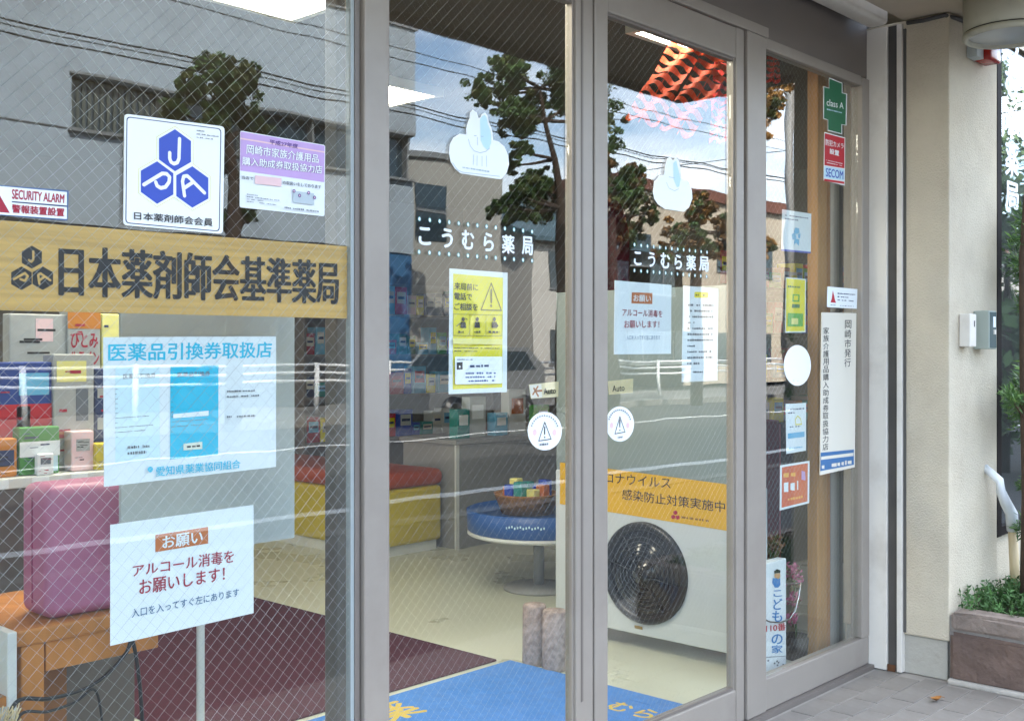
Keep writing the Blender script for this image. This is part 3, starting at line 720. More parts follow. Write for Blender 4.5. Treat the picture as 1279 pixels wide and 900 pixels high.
s.poly(Q3((150, 685), (168, 690), (170, 735), (150, 730)), LILAC, 'small_picture')
s = Sign('cone_sticker', 'small white sticker with a red cone above the cream board', 'sticker', Q2((348, 560), (552, 578), (548, 712), (345, 700)), PAPER, 'out')
s.poly(Q2((386, 585), (400, 650), (408, 672), (370, 668), (378, 645)), RED, 'red_cone')
s.rows(Q2((418, 596), (538, 604), (538, 672), (418, 662)), 3, NAVY, .4, lens=[1, .6, .9], cw=.07)
s.rows(Q2((370, 680), (540, 690), (540, 702), (370, 692)), 1, NAVY, .3, cw=.1)
CREAM = mat('cream_board', 'ddd7c8', .6)
s = Sign('cream_board', 'tall cream notice board with vertical lettering and blue foot', 'sign', [(1026, 390), (1069, 391), (1067, 583), (1024, 593)], CREAM, 'out', thick=.004)
s.text('岡崎市発行', [(1056, 399), (1064, 399), (1063, 458), (1055, 459)], BLACK, .005, vert=True)
s.text('家族介護用品購入助成券取扱協力店', [(1029, 408), (1036, 408), (1035, 562), (1028, 563)], BLACK, .005, vert=True)
s.poly([(1025.5, 565), (1067, 561), (1067, 580), (1025, 588)], mat('steel_blue_print', '3d6ea0', .5), 'blue_foot')
s.poly([(1026, 570), (1066.5, 565), (1066.5, 569), (1026, 574)], CREAM, 'pale_rule')
s.rows([(1027, 579), (1066, 572.5), (1066, 579), (1027, 586)], 1, CREAM, .9, cw=.1)
# ================================================================ inside the shop
MAROON = mat('maroon_carpet', '451425', .95, 0, .15, 30, .4, 400)
BLUEM = mat('blue_door_mat', '3d80cc', .95, 0, .08, 25, .5, 500)
MWHITE = mat('white_melamine', 'd6d8d4', .4, 0, .03, 2)
OAK = mat('orange_oak', 'b9793a', .5, 0, .05, 4); woodgrain(OAK, (6, 6, 1), .25)
POSTW = mat('tan_timber', 'b8844a', .55, 0, .05, 4); woodgrain(POSTW, (20, 20, 1), .2)
PINKB = mat('rose_pink_plastic', 'ac6a8a', .5, 0, .08, 5, .04, 40, dirt='96547a', dscale=5)
CHROME = mat('chrome', 'c8c8c8', .15, 1)
DARKP = mat('dark_plastic', '1b1d20', .35)
GREYP = mat('light_grey_panel', 'b4bcbb', .5, 0, .03, 2)
YSOFA = mat('yellow_vinyl', 'c8b43a', .45, 0, .05, 5, .05, 200)
RSOFA = mat('red_vinyl', 'a8441f', .45, 0, .05, 5, .05, 200)
GCAB = mat('grey_laminate', '8f8f8d', .5, 0, .04, 3)

bx('carpet', (2.06, 1.16, .0205), (3.49, 3.9, .030), MAROON, None, .003, label='maroon carpet spread over the cream shop floor', cat='carpet')
bm_ = thing('door_mat', (2.9, .66, .0205), 'blue entrance mat with yellow lettering just inside the doors', 'mat')
bx('mat_body', (2.28, .20, .0206), (3.52, 1.11, .031), BLUEM, bm_, .004)
class FloorText:
    pass
def floor_text(t, o, ux, uy, w, h, z, m, parent):
    vs, fs = glyphs(t, .03)
    x0 = min(v.x for v in vs); x1 = max(v.x for v in vs); y0 = min(v.y for v in vs); y1 = max(v.y for v in vs)
    o = Vector(o); ux = Vector(ux); uy = Vector(uy)
    MB().add([o + ux * (v.x - x0) / (x1 - x0) * w + uy * (v.y - y0) / (y1 - y0) * h + Vector((0, 0, v.z)) for v in vs], fs).build('lettering', m, parent)
YLET = mat('yellow_pile', 'c9b04a', .95)
floor_text('薬', (2.62, .86, .0316), (1, 0, 0), (0, 1, 0), .20, .20, 0, YLET, bm_)
floor_text('局', (2.40, .86, .0316), (1, 0, 0), (0, 1, 0), .18, .20, 0, YLET, bm_)
floor_text('ら', (3.28, .30, .0316), (0, -1, 0), (1, 0, 0), .08, .10, 0, YLET, bm_)
floor_text('む', (3.28, .42, .0316), (0, -1, 0), (1, 0, 0), .09, .10, 0, YLET, bm_)

# ceiling light panels (some seen lit, others added out of view)
LAMP = emit('lit_diffuser', 'fff5e2', 4.0)
LFRAME = mat('lamp_frame', 'd8d5cc', .5)
def lightpanel(x0, y0, x1, y1):
    t = thing('ceiling_light', ((x0 + x1) / 2, (y0 + y1) / 2, 2.62), 'flush rectangular ceiling light panel glowing warm white inside the shop', 'ceiling light', 'lit ceiling panels')
    f = .03
    for a, b in (((x0 - f, y0 - f, 2.655), (x1 + f, y0, 2.699)), ((x0 - f, y1, 2.655), (x1 + f, y1 + f, 2.699)), ((x0 - f, y0 + .0005, 2.656), (x0, y1 - .0005, 2.699)), ((x1, y0 + .0005, 2.656), (x1 + f, y1 - .0005, 2.699))):
        bx('frame', a, b, LFRAME, t)
    bx('diffuser', (x0 + .001, y0 + .001, 2.665), (x1 - .001, y1 - .001, 2.672), LAMP, t)
for x0, y0, x1, y1 in ((1.45, .92, 2.67, 1.50), (3.63, 2.05, 3.97, 2.39), (3.74, .49, 4.12, .61), (2.0, .3, 2.8, .62), (-1.2, 2.06, -.3, 2.62), (.2, 4.4, 1.4, 4.96)):  # first half seen lit; latter half unseen, added to brighten the interior
    lightpanel(x0, y0, x1, y1)

# white floor-standing panel with round black grille
pn = thing('floor_panel', (4.06, .7, .02), 'tall white floor-standing panel with round black grille behind the doors', 'panel')
XP = 4.04
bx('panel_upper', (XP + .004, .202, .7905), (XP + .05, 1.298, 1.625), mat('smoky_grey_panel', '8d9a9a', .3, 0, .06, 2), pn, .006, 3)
bx('panel_body', (XP, .20, .09), (XP + .055, 1.30, .79), mat('white_panel_paint', 'c6cccf', .35, 0, .03, 2), pn, .008, 3)
bx('panel_foot', (XP + .01, .26, .021), (XP + .05, .34, .0895), DARKP, pn); bx('panel_foot', (XP + .01, 1.15, .021), (XP + .05, 1.23, .0895), DARKP, pn)
bx('edge_trim', (XP - .004, .202, .10), (XP - .0005, .225, .78), GREYP, pn)
dc = PX(806, 715, XP)
gr = MB().lathe([(.226, 0), (.226, -.012), (.215, -.022), (.196, -.022), (.190, -.010), (.186, -.004)], dc, 'X', 48, caps=False).build('grille_ring', DARKP, pn)
MB().lathe([(.187, -.0035), (.12, -.012), (.11, -.020), (.05, -.024), (.045, -.034), (.002, -.036)], dc, 'X', 48, caps=False).build('dark_bowl', mat('glossy_dark_glass', '23272b', .12), gr)
mb = MB()
for r in (.16, .14, .12, .10, .08, .06): mb.tube([dc + Vector((-.014 - (.19 - r) * .12, r * math.cos(R(k * 12)), r * math.sin(R(k * 12)))) for k in range(31)], .0022, 5, False)
for k in range(8): mb.tube([dc + Vector((-.036, .04 * math.cos(R(k * 45 + 10)), .04 * math.sin(R(k * 45 + 10)))), dc + Vector((-.012, .19 * math.cos(R(k * 45 + 10)), .19 * math.sin(R(k * 45 + 10))))], .0025, 5)
mb.build('grille_wire', mat('grey_wire', '3b3f44', .3, .6), gr)
MB().add([PX(u, v, XP - .001) for u, v in ((793, 780), (803, 782), (803, 786), (793, 784))], [(0, 1, 2, 3)]).build('maker_plate', mat('brass', 'b79a55', .3, .9), pn)
bp = [(700, 577), (912, 605), (912, 663), (700, 629)]
s = Sign('safety_banner', 'amber banner about infection control across the white panel', 'banner', bp, mat('amber_banner', 'd9a80a', .55, 0, .04, 6), y=XP - .0012, axis='x', thick=.0008)
CBn = crop(745, 580, 7.524)
s.text('コロナウイルス', CBn((-15, 62), (702, 125), (702, 225), (-15, 155)), BLACK, .006)
s.text('感染防止対策実施中', CBn((245, 225), (1212, 345), (1212, 450), (245, 325)), BLACK, .006)
s.polys([hexa((745, 450), 22, 22, CBn), hexa((725, 490), 22, 22, CBn), hexa((766, 494), 22, 22, CBn)], CRIM, 'emblem')
s.rows(CBn((800, 478), (1125, 522), (1125, 550), (800, 505)), 1, mat('brown_ink', '8a6414', .6), .8, cw=.1)

# two speckled rolls
for (u, v), h in (((668, 829), .255), ((693, 836), .25)):
    p = PZ(u, v, .02)
    MB().lathe([(.047, 0), (.052, .01), (.051, h * .5), (.050, h - .008), (.045, h), (.002, h + .001)], (p.x, p.y, .0205), 'Z', 20).build('bark_roll', mat('speckled_bark', '9d8c84', .9, 0, .35, 45, .5, 120), None, 'short speckled grey roll standing on the floor by the blue mat', 'roll', 'pair of speckled rolls')

# round blue table
tb = thing('round_table', (4.72, 2.0, .02), 'low round table with blue skirt and white rim on a dark base', 'table')
c = (4.72, 2.0, 0)
MB().lathe([(.20, .0205), (.20, .035), (.05, .05)], c, 'Z', 32).build('base', GCAB, tb)
MB().lathe([(.03, .05), (.03, .33)], c, 'Z', 16).build('column', GCAB, tb)
MB().lathe([(.375, .325), (.40, .335), (.40, .35), (.385, .352)], c, 'Z', 48).build('rim', MWHITE, tb)
sk = MB().lathe([(.392, .3525), (.40, .36), (.405, .47), (.39, .475), (.385, .46), (.02, .455)], c, 'Z', 48).build('skirt', mat('blue_plastic', '1c5296', .4), tb)
mbk = MB()
for k in range(14):   # white lettering-like motif on skirt
    a = R(196 + k * 2.2); mbk.add([(c[0] + .4075 * math.cos(a + d), c[1] + .4075 * math.sin(a + d), .41 + e + (k % 3) * .004) for d, e in ((0, 0), (.02, .0), (.02, .012), (0, .012))], [(0, 1, 2, 3)])
mbk.build('skirt_print', PALEBLUE, sk)
bk = thing('basket', (4.6, 2.0, .456), 'brown wicker basket on the round blue table', 'basket')
MB().lathe([(.14, .4565), (.18, .56), (.185, .57), (.175, .57), (.135, .465), (.01, .463)], (4.6, 1.98, 0), 'Z', 32).build('basket_body', mat('wicker', '9a6c3c', .8, 0, .3, 60, .6, 150), bk)
for k in range(9):
    a = R(k * 40); x, y_ = 4.6 + .10 * math.cos(a), 1.98 + .10 * math.sin(a)
    MB().box((x - .025, y_ - .03, .4655), (x + .025, y_ + .03, .60 + .02 * (k % 3)), .006).build('packet', [BLUE, TEAL, YELP, ORANGE][k % 4], bk)

# sofa
sf = thing('sofa', (4.95, 3.7, .02), 'yellow waiting sofa with red cushion and white plinth', 'sofa')
bx('plinth', (4.66, 3.34, .0205), (5.20, 5.0, .085), MWHITE, sf)
bx('seat_base', (4.63, 3.30, .086), (5.22, 5.02, .455), YSOFA, sf, .03, 3)
bx('cushion', (4.62, 3.29, .456), (5.23, 5.03, .565), RSOFA, sf, .045, 4)
bx('backrest', (4.63, 5.035, .0205), (5.22, 5.2, .90), YSOFA, sf, .03, 3)
bx('backrest_cap', (4.62, 5.03, .901), (5.23, 5.21, .98), RSOFA, sf, .035, 4)
# grey cabinet with things on it
cb = thing('counter', (5.8, 3.5, .02), 'grey laminate counter beside the yellow sofa', 'counter')
bx('counter_body', (5.27, 3.22, .0205), (6.6, 3.75, .72), GCAB, cb, .004)
bx('corner_strip', (5.255, 3.205, .0208), (5.285, 3.2195, .718), MWHITE, cb)
bx('counter_top', (5.25, 3.20, .7205), (6.62, 3.77, .75), GCAB, cb, .004)
for (x, yy, w, h, m) in ((5.42, 3.3, .12, .20, TEAL), (5.58, 3.32, .16, .28, GREYP), (5.80, 3.3, .13, .16, SKYB), (6.0, 3.33, .18, .32, MWHITE), (6.25, 3.3, .14, .2, GRN2)):
    t = thing('product_box', (x, yy, .751), 'upright %s product box on the grey counter' % {'teal_print': 'teal', 'light_grey_panel': 'pale grey', 'sky_blue_print': 'sky blue', 'white_melamine': 'white', 'bright_green_print': 'green'}[m.name], 'box')
    bx('carton', (x - w / 2, yy, .751), (x + w / 2, yy + .08, .751 + h), m, t, .003)
    bx('carton_label', (x - w * .35, yy - .0015, .751 + h * .45), (x + w * .35, yy - .0003, .751 + h * .8), PAPER if m is not MWHITE else ORANGE, t)

# display shelving builder
def shelving(name, label, x0, x1, y0, y1, zs, m, parentless=True, back=True):
    t = thing(name, ((x0 + x1) / 2, (y0 + y1) / 2, .02), label, 'shelf')
    bx('side_panel', (x0, y0, .0205), (x0 + .025, y1, zs[-1] + .3), m, t); bx('side_panel', (x1 - .025, y0, .0205), (x1, y1, zs[-1] + .3), m, t)
    if back: bx('back_panel', (x0 + .0255, y1 - .012, .03), (x1 - .0255, y1 - .001, zs[-1] + .29), m, t)
    for z in zs: bx('shelf_board', (x0 + .0255, y0 + .004, z - .02), (x1 - .0255, y1 - .0125, z), m, t)
    return t
NAMEC = {'white': MWHITE, 'green': GRN2, 'yellow': YEL, 'red': RED, 'blue': BLUE, 'teal': TEAL, 'orange': ORANGE, 'sky blue': SKYB, 'pale pink': PINKP, 'navy': NAVY, 'dark green': GREEN, 'cream': MATS['cream_board'], 'crimson': CRIM}
def stock(x0, x1, y0, zs, where, grp, dep=.12, hmin=.1, hmax=.24, wmin=.07, wmax=.16, seed=3, axis='x'):
    rnd = random.Random(seed)
    for z in zs:
        x = x0 + .02
        while x < x1 - wmax:
            w = rnd.uniform(wmin, wmax); h = rnd.uniform(hmin, hmax); cn = rnd.choice(list(NAMEC)); cl = rnd.choice(['white', 'yellow', 'cream', 'red', 'sky blue'])
            lab = '%s medicine carton %s' % (cn, where)
            yy = y0 + rnd.uniform(0, .03)
            t = thing('medicine_carton', (x + w / 2, yy, z + .001), lab, 'box', grp)
            bx('carton', (x, yy, z + .001), (x + w, yy + dep, z + h), NAMEC[cn], t, .002, 1)
            if cl == cn: cl = 'white' if cn != 'white' else 'red'
            bx('carton_label', (x + w * .12, yy - .0012, z + h * .4), (x + w * .88, yy - .0002, z + h * .82), NAMEC[cl], t)
            MB().box((x + w * .2, yy - .0022, z + h * .56), (x + w * .8, yy - .0014, z + h * .66)).build('carton_print', NAMEC['navy' if cl != 'navy' else 'white'], t)
            x += w + rnd.uniform(.004, .03)
zsb = [.25, .62, .98, 1.32, 1.66]
shelving('display_shelf', 'grey display shelving full of cartons against the back wall', 5.35, 7.5, 5.0, 5.4, zsb, mat('grey_brown_shelf', '7d7670', .6, 0, .06, 3))
stock(5.4, 7.45, 5.05, zsb[1:], 'on the grey shelving against the back wall', 'cartons on the back wall shelving', seed=5)
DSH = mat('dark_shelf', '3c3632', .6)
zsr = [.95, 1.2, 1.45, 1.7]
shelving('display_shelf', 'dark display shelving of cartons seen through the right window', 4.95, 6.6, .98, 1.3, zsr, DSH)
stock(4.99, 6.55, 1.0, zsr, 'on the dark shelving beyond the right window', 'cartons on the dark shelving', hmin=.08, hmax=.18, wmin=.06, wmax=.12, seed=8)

# left: product display behind the pink box
dz = thing('display_counter', (1.45, 1.3, .02), 'white display counter of cartons inside the left window', 'counter')
bx('counter_top', (.55, 1.0, .965), (1.78, 1.45, .995), MWHITE, dz, .004)
bx('counter_front', (.60, 1.03, .0205), (1.74, 1.05, .9645), mat('grey_brown_counter_front', '5b5450', .6), dz)  # front in one even grey-brown
bx('counter_side', (1.70, 1.051, .0205), (1.735, 1.44, .9645), MWHITE, dz)
bx('riser', (.6, 1.22, .9955), (1.75, 1.43, 1.18), MWHITE, dz, .003)
for k in range(7): bx('price_tag', (.95 + k * .115, .9985, .967), (1.0 + k * .115, .9998, .992), PAPER, dz)
def pack(u0, v0, u1, v1, y, m, lab, dep=.06, prints=(), txt=None):
    a = PY(u0, v0, y); b = PY(u1, v1, y); ztop = PY((u0 + u1) / 2, v0, y).z; zb = PY((u0 + u1) / 2, v1, y).z
    base = .996 if y < 1.2 else 1.181
    zb = base
    t = thing('product_pack', ((a.x + b.x) / 2, y, zb), lab, 'package')
    bx('pack_body', (a.x, y, zb), (b.x, y + dep, ztop), m, t, .004)
    for (f0, g0, f1, g1, mm) in prints:
        bx('pack_print', (a.x + (b.x - a.x) * f0, y - .0014, ztop + (zb - ztop) * g1), (a.x + (b.x - a.x) * f1, y - .0004, ztop + (zb - ztop) * g0), mm, t)
    rnd = random.Random(int(u0 * 7 + v0)); W_, H_ = b.x - a.x, ztop - zb
    mbp = MB()
    for k in range(7):
        f = rnd.uniform(.05, .55); g_ = rnd.uniform(.05, .92); l_ = rnd.uniform(.12, .4); hh = rnd.uniform(.008, .03)
        mbp.add([(a.x + W_ * xx, y - .0024 - .00002 * k, zb + H_ * zz) for xx, zz in ((f, g_), (min(.96, f + l_), g_), (min(.96, f + l_), min(.98, g_ + hh)), (f, min(.98, g_ + hh)))], [(0, 1, 2, 3)])
    mbp.build('small_print', rnd.choice([BLACK, NAVY, CRIM, PAPER, GREYINK]), t)
    if txt:
        for i, (tt, f0, g0, f1, g1, mm) in enumerate(txt):
            vs, fs = glyphs(tt, .03); X0 = min(v.x for v in vs); X1 = max(v.x for v in vs); Y0 = min(v.y for v in vs); Y1 = max(v.y for v in vs)
            MB().add([(a.x + (b.x - a.x) * (f0 + (f1 - f0) * (v.x - X0) / (X1 - X0)), y - .0019 - v.z, ztop + (zb - ztop) * (g0 + (g1 - g0) * (Y1 - v.y) / (Y1 - Y0))) for v in vs], fs).build('lettering', mm, t)
    return t
KR = mat('kraft_white', 'a9aba8', .35, 0, .05, 30)
OR2 = mat('bright_orange_print', 'c47a1e', .5); PBLUE = mat('dull_blue_carton', '22408c', .5, 0, .1, 30); PGRN = mat('dull_green_carton', '3f8a36', .5, 0, .1, 30); PYEL = mat('dull_yellow_carton', 'c9b524', .5, 0, .1, 30)
pack(12, 392, 84, 470, 1.28, KR, 'shiny white foil bag at the back of the left window display', .05, ((.45, .05, .75, .3, PINKP),))
pack(85, 384, 126, 470, 1.27, KR, 'white and orange carton lettered in red in the left window display', .06, ((.0, .0, 1, .22, OR2), (.0, .72, 1, 1, OR2)), (('ひとみ', .08, .26, .92, .42, CRIM), ('ルテイン', .08, .45, .95, .6, CRIM)))
pack(128, 392, 150, 470, 1.27, YELP, 'pale yellow carton behind the poster edge in the left display', .06, ((.1, .3, .9, .5, BLACK),))
pack(-30, 452, 66, 545, 1.10, PBLUE, 'wide blue and red carton in the left window display', .08, ((0, .38, 1, .74, RED), (.55, .1, .95, .3, SKYB), (.52, .4, .7, .98, PINKP)))
pack(67, 442, 118, 545, 1.09, KR, 'white carton with yellow heading in the left window display', .07, ((.08, .06, .8, .24, YELP), (.55, .3, .85, .58, GREYINK), (0, .66, .9, .72, ORANGE)))
pack(119, 460, 150, 545, 1.10, NAVY, 'dark navy carton with pale marks in the left window display', .07, ((.1, .2, .8, .3, KR), (.1, .5, .7, .62, KR)))
pack(25, 533, 75, 578, 1.03, PGRN, 'low green and white carton at the front of the left display', .05, ((0, .3, 1, .62, PAPER), (.55, .62, .95, .95, PALEBLUE)))
pack(90, 538, 118, 575, 1.035, PINKP, 'small pale pink carton at the front of the left display', .05, ((.2, .2, .8, .5, KR),))
pack(-20, 548, 22, 580, 1.03, OR2, 'small orange carton at the front of the left display', .05, ((.2, .3, .9, .7, NAVY),))
pack(120, 553, 150, 580, 1.02, PYEL, 'low yellow packet at the front of the left display', .05, ((.5, .3, .9, .8, GREYINK),))
pack(47, 566, 68, 590, 1.005, PAPER, 'tiny white label card at the edge of the left display', .02, ((.2, .2, .8, .5, GREYINK),))

# pink box on the wooden bench
pb = thing('pink_case', (1.32, .55, .71), 'rose pink rounded case standing on the wooden bench', 'case')
bx('case_shell', (1.20, .45, .7115), (1.465, .60, 1.03), PINKB, pb, .03, 5)
bx('case_seam', (1.198, .525, .745), (1.467, .531, .998), mat('rose_seam', '8c3c60', .4), pb)
bn = thing('wooden_bench', (1.4, .6, .02), 'orange wooden bench carrying the pink case', 'bench')
bx('bench_top', (1.115, .42, .672), (1.50, .86, .710), OAK, bn, .006)
bx('apron', (1.19, .435, .60), (1.48, .46, .6715), OAK, bn, .003); bx('apron', (1.19, .82, .60), (1.48, .845, .6715), OAK, bn, .003)
for x, yy in ((1.13, .43), (1.13, .80)): bx('leg', (x, yy, .0205), (x + .055, yy + .05, .6715), OAK, bn, .004)
bx('end_board', (1.187, .56, .0405), (1.30, .585, .6715), mat('brown_board', '8a5a30', .6, 0, .08, 4), bn)
rk = thing('side_rack', (.95, .6, .02), 'white low rack with wooden shelf beside the bench', 'rack')
bx('side_panel', (1.086, .40, .0205), (1.108, .84, .715), MWHITE, rk, .003)
bx('side_panel', (.62, .40, .0205), (.642, .84, .715), MWHITE, rk, .003)
bx('top_rail', (.6425, .82, .68), (1.0855, .838, .713), MWHITE, rk)
bx('shelf_board', (.6425, .405, .55), (1.0855, .83, .572), OAK, rk); bx('shelf_board', (.6425, .405, .25), (1.0855, .83, .272), OAK, rk)
bx('teal_packet', (.86, .44, .573), (1.04, .60, .625), TEAL, None, .006, label='flat teal packet on the wooden shelf of the low rack', cat='package')
bx('brown_packet', (.86, .44, .2735), (1.03, .60, .50), ORANGE, None, .01, label='brown packet on the lower shelf of the low rack', cat='package')
# cables
for k, (lab, pts) in enumerate((('black power cable looping over the floor by the bench', [(20, 877, .36), (60, 872, .365), (100, 862, .37), (130, 845, .38), (158, 815, .40), (166, 800, .405)]), ('thin black cable below the thicker one by the bench', [(25, 893, .355), (60, 888, .36), (95, 876, .365), (120, 862, .372)]))):
    P = [PY(u, v, y) for u, v, y in pts]
    P = [P[0] + Vector((-.05, 0, -.25)), P[0] + Vector((-.03, 0, -.1))] + P + [P[-1] + Vector((.02, .0, -.12)), P[-1] + Vector((.03, 0, -.30))]
    Q = []
    for i in range(len(P) - 1):
        a0, a1, a2, a3 = P[max(i - 1, 0)], P[i], P[i + 1], P[min(i + 2, len(P) - 1)]
        for j in range(6):
            t = j / 6; Q.append(.5 * ((2 * a1) + (a2 - a0) * t + (2 * a0 - 5 * a1 + 4 * a2 - a3) * t * t + (3 * a1 - a0 - 3 * a2 + a3) * t ** 3))
    Q.append(P[-1])
    MB().tube(Q, .005 - .0015 * k, 7).build('power_cable', DARKP, None, lab, 'cable')
# straw ornament low at the left
so_ = MB(); rnd = random.Random(4); base = PY(5, 905, .20)
for k in range(60):
    a = base + Vector((rnd.uniform(-.015, .02), rnd.uniform(-.01, .01), rnd.uniform(-.05, .0))); so_.tube([a, a + Vector((rnd.uniform(-.005, .025), rnd.uniform(-.01, .01), rnd.uniform(.02, .05)))], .0016, 4)
so_.tube([base + Vector((0, 0, -.40)), base + Vector((0, 0, -.02))], .004, 6); so_.lathe([(.05, .0205), (.05, .03), (.01, .035), (.004, .2)], (base.x, base.y, 0), 'Z', 16)
so_.build('straw_ornament', mat('dry_straw', 'c2b28c', .9, 0, .2, 60), None, 'small bundle of dry straw on a thin stand by the window', 'ornament')
# sign stand: white pole with pale board
ss = thing('sign_stand', (PY(251, HZ, .42).x, .42, .02), 'white pole stand holding a pale grey board behind the poster', 'sign stand')
px_ = PY(251, HZ, .42).x
MB().tube([(px_, .42, .035), (px_, .42, 1.5)], .0105, 14).build('pole', MWHITE, ss)
MB().lathe([(.16, .0205), (.16, .03), (.02, .045)], (px_, .42, 0), 'Z', 32).build('base', MWHITE, ss)
a = PY(150, 380, .40); b = PY(367, 671, .40)
bx('board', (a.x, .394, b.z), (b.x, .406, 1.52), mat('pale_grey_board', 'b6bfbf', .5, 0, .03, 2), ss, .002)

# right window corner: timber post, curtain strip, red stand, refuge sign, flowers
p0, p1 = PY(1022, HZ, .14).x, PY(1034, HZ, .14).x
tp = bx('timber_post', (p0, .14, .0205), (p1, .19, 2.69), POSTW, None, .004, label='tan timber post inside the right window', cat='post')
bx('post_edge', (p1 + .0005, .145, .0205), (p1 + .035, .185, 2.69), OAK, tp)
bx('grey_partition', (4.585, .13, .0205), (4.62, .20, 2.69), mat('grey_partition_paint', 'a9a9a5', .7, 0, .04, 3), None, label='grey partition wall inside behind the timber post', cat='partition')
rs = thing('red_stand', (4.45, .5, .02), 'dark red fabric display stand inside the right window', 'stand')
u0 = PY(953, 600, .55); u1 = PY(975, 600, .55)
bx('stand_body', (u0.x - .12, .55, .0205), (u1.x, .85, 1.02), mat('dark_red_cloth', '6e1526', .85, 0, .1, 10, .2, 60), rs, .01)
bx('stand_edge', (u1.x + .0005, .56, .0205), (u1.x + .03, .84, 1.0), mat('rose_cloth', 'a84a54', .8, 0, .08, 10), rs, .006)
CR = [(951, 704), (983, 698), (982, 822), (950, 842)]
a0, a1 = PY(951, HZ, .14).x, PY(983, HZ, .14).x
rf = thing('refuge_sign', ((a0 + a1) / 2, .16, .02), 'white upright sign for children in blue and red lettering inside right window', 'sign')
zt = PY(967, 701, .14).z
bx('sign_box', (a0 - .02, .141, .0205), (a1, .185, zt), VINYL, rf, .004)
def ontext(t, q, m, nm='lettering', bold=.02):
    A, B_, C_, D_ = [PY(u, v, .1395) for u, v in q]; vs, fs = glyphs(t, bold); X0 = min(v.x for v in vs); X1 = max(v.x for v in vs); Y0 = min(v.y for v in vs); Y1 = max(v.y for v in vs)
    out = []
    for v in vs:
        a = (v.x - X0) / (X1 - X0); b = (Y1 - v.y) / (Y1 - Y0); out.append((A * (1 - a) + B_ * a) * (1 - b) + (D_ * (1 - a) + C_ * a) * b - Vector((0, v.z, 0)))
    MB().add(out, fs).build(nm, m, rf)
B2 = mat('cyan_blue_print', '2b7fc0', .5)
for ch, (x0, y0, x1, y1) in zip('こどもの家', ((92, 415, 138, 450), (92, 460, 140, 520), (85, 525, 140, 585), (82, 650, 142, 705), (82, 708, 142, 752))): ontext(ch, Q4((x0, y0), (x1, y0 - 3), (x1, y1 - 3), (x0, y1)), B2, 'character')
ontext('110番', Q4((52, 598), (158, 588), (158, 628), (52, 640)), RED, 'number')
def rp(pts, m, nm, off=.1397): MB().add([PY(u, v, off) for u, v in Q4(*pts)], [tuple(range(len(pts)))]).build(nm, m, rf)
rp([(95, 312), (112, 300), (130, 308), (128, 322), (98, 325)], BLACK, 'cap_mark'); rp([(98, 326), (128, 323), (130, 345), (118, 355), (98, 345)], SKIN, 'face_mark', .1394); rp([(88, 350), (128, 348), (130, 385), (118, 400), (100, 400), (86, 375)], B2, 'coat_mark', .1396)
rp([(40, 772), (162, 764), (162, 767), (40, 775)], GREYINK, 'rule')
mbp = MB(); rnd = random.Random(2)
for k in range(9):
    uu, vv = rnd.uniform(55, 145), rnd.uniform(782, 830); mbp.add([PY(u, v, .1396) for u, v in Q4((uu, vv), (uu + 9, vv - 1), (uu + 9, vv + 8), (uu, vv + 9))], [(0, 1, 2, 3)])
mbp.build('small_print', GREYINK, rf)
# potted flowers behind the refuge sign
def blossoms(name, label, cat, cs, n, size, mats, stems=None, seed=1):
    t = thing(name, cs[0][0], label, cat); rnd = random.Random(seed)
    for mi, (m, frac, nm) in enumerate(mats):
        mb = MB()
        for c_, rr in cs:
            for k in range(int(n * frac)):
                d = Vector((rnd.gauss(0, 1), rnd.gauss(0, 1), rnd.gauss(0, 1))).normalized() * rr * rnd.random() ** .5
                p = Vector(c_) + d; a = Vector((rnd.gauss(0, 1), rnd.gauss(0, 1), rnd.gauss(0, 1))).normalized(); b = a.cross(Vector((rnd.gauss(0, 1), rnd.gauss(0, 1), 1))).normalized(); sz = size * rnd.uniform(.6, 1.3)
                mb.add([p - a * sz, p + b * sz * .5, p + a * sz, p - b * sz * .5], [(0, 1, 2, 3)])
        mb.build(nm, m, t)
    if stems:
        mb = MB()
        for a, b in stems: mb.tube([a, (Vector(a) + Vector(b)) / 2 + Vector((.01, 0, .01)), b], .003, 5)
        mb.build('stem', mat('green_stem', '4d6a35', .7), t)
    return t
f1 = PY(962, 688, .30); f2 = PY(992, 722, .24)
bl = blossoms('potted_flowers', 'dry brownish flowers in a tall pot above the refuge sign', 'flowers', [(f1, .06), (f1 + Vector((.05, 0, .03)), .05)], 60, .014, [(mat('dry_petals', '9a6a52', .8), .6, 'petals'), (mat('dry_leaf', '6a5a34', .8), .6, 'leaves')], [((f1.x, f1.y, .45), f1), ((f1.x + .02, f1.y, .45), f1 + Vector((.05, 0, .03)))])
MB().lathe([(.05, .0205), (.07, .45), (.062, .45), (.045, .10), (.002, .09)], (f1.x, f1.y, 0), 'Z', 20).build('pot', mat('dark_pot', '38302c', .6), bl)
bl = blossoms('potted_flowers', 'pink trailing flowers hanging over the refuge sign side', 'flowers', [(f2, .05), (f2 + Vector((0, 0, -.09)), .035), (f2 + Vector((-.01, 0, -.17)), .03), (f2 + Vector((-.02, 0, .04)), .04)], 55, .014, [(mat('pink_petals', 'd77a9c', .7), .9, 'petals'), (MATS['dry_leaf'], .2, 'leaves')], [((f2.x + .02, f2.y, .1), f2), ((f2.x + .02, f2.y, .1), f2 + Vector((-.01, 0, -.15)))])
MB().lathe([(.05, .0205), (.06, .12), (.052, .12), (.04, .06), (.002, .05)], (f2.x + .02, f2.y, 0), 'Z', 20).build('pot', MATS['dark_pot'], bl)
hp = [PY(u, v, .12) for u, v in ((953, 772), (962, 776), (975, 777), (986, 773), (994, 762), (998, 745), (1001, 728))]
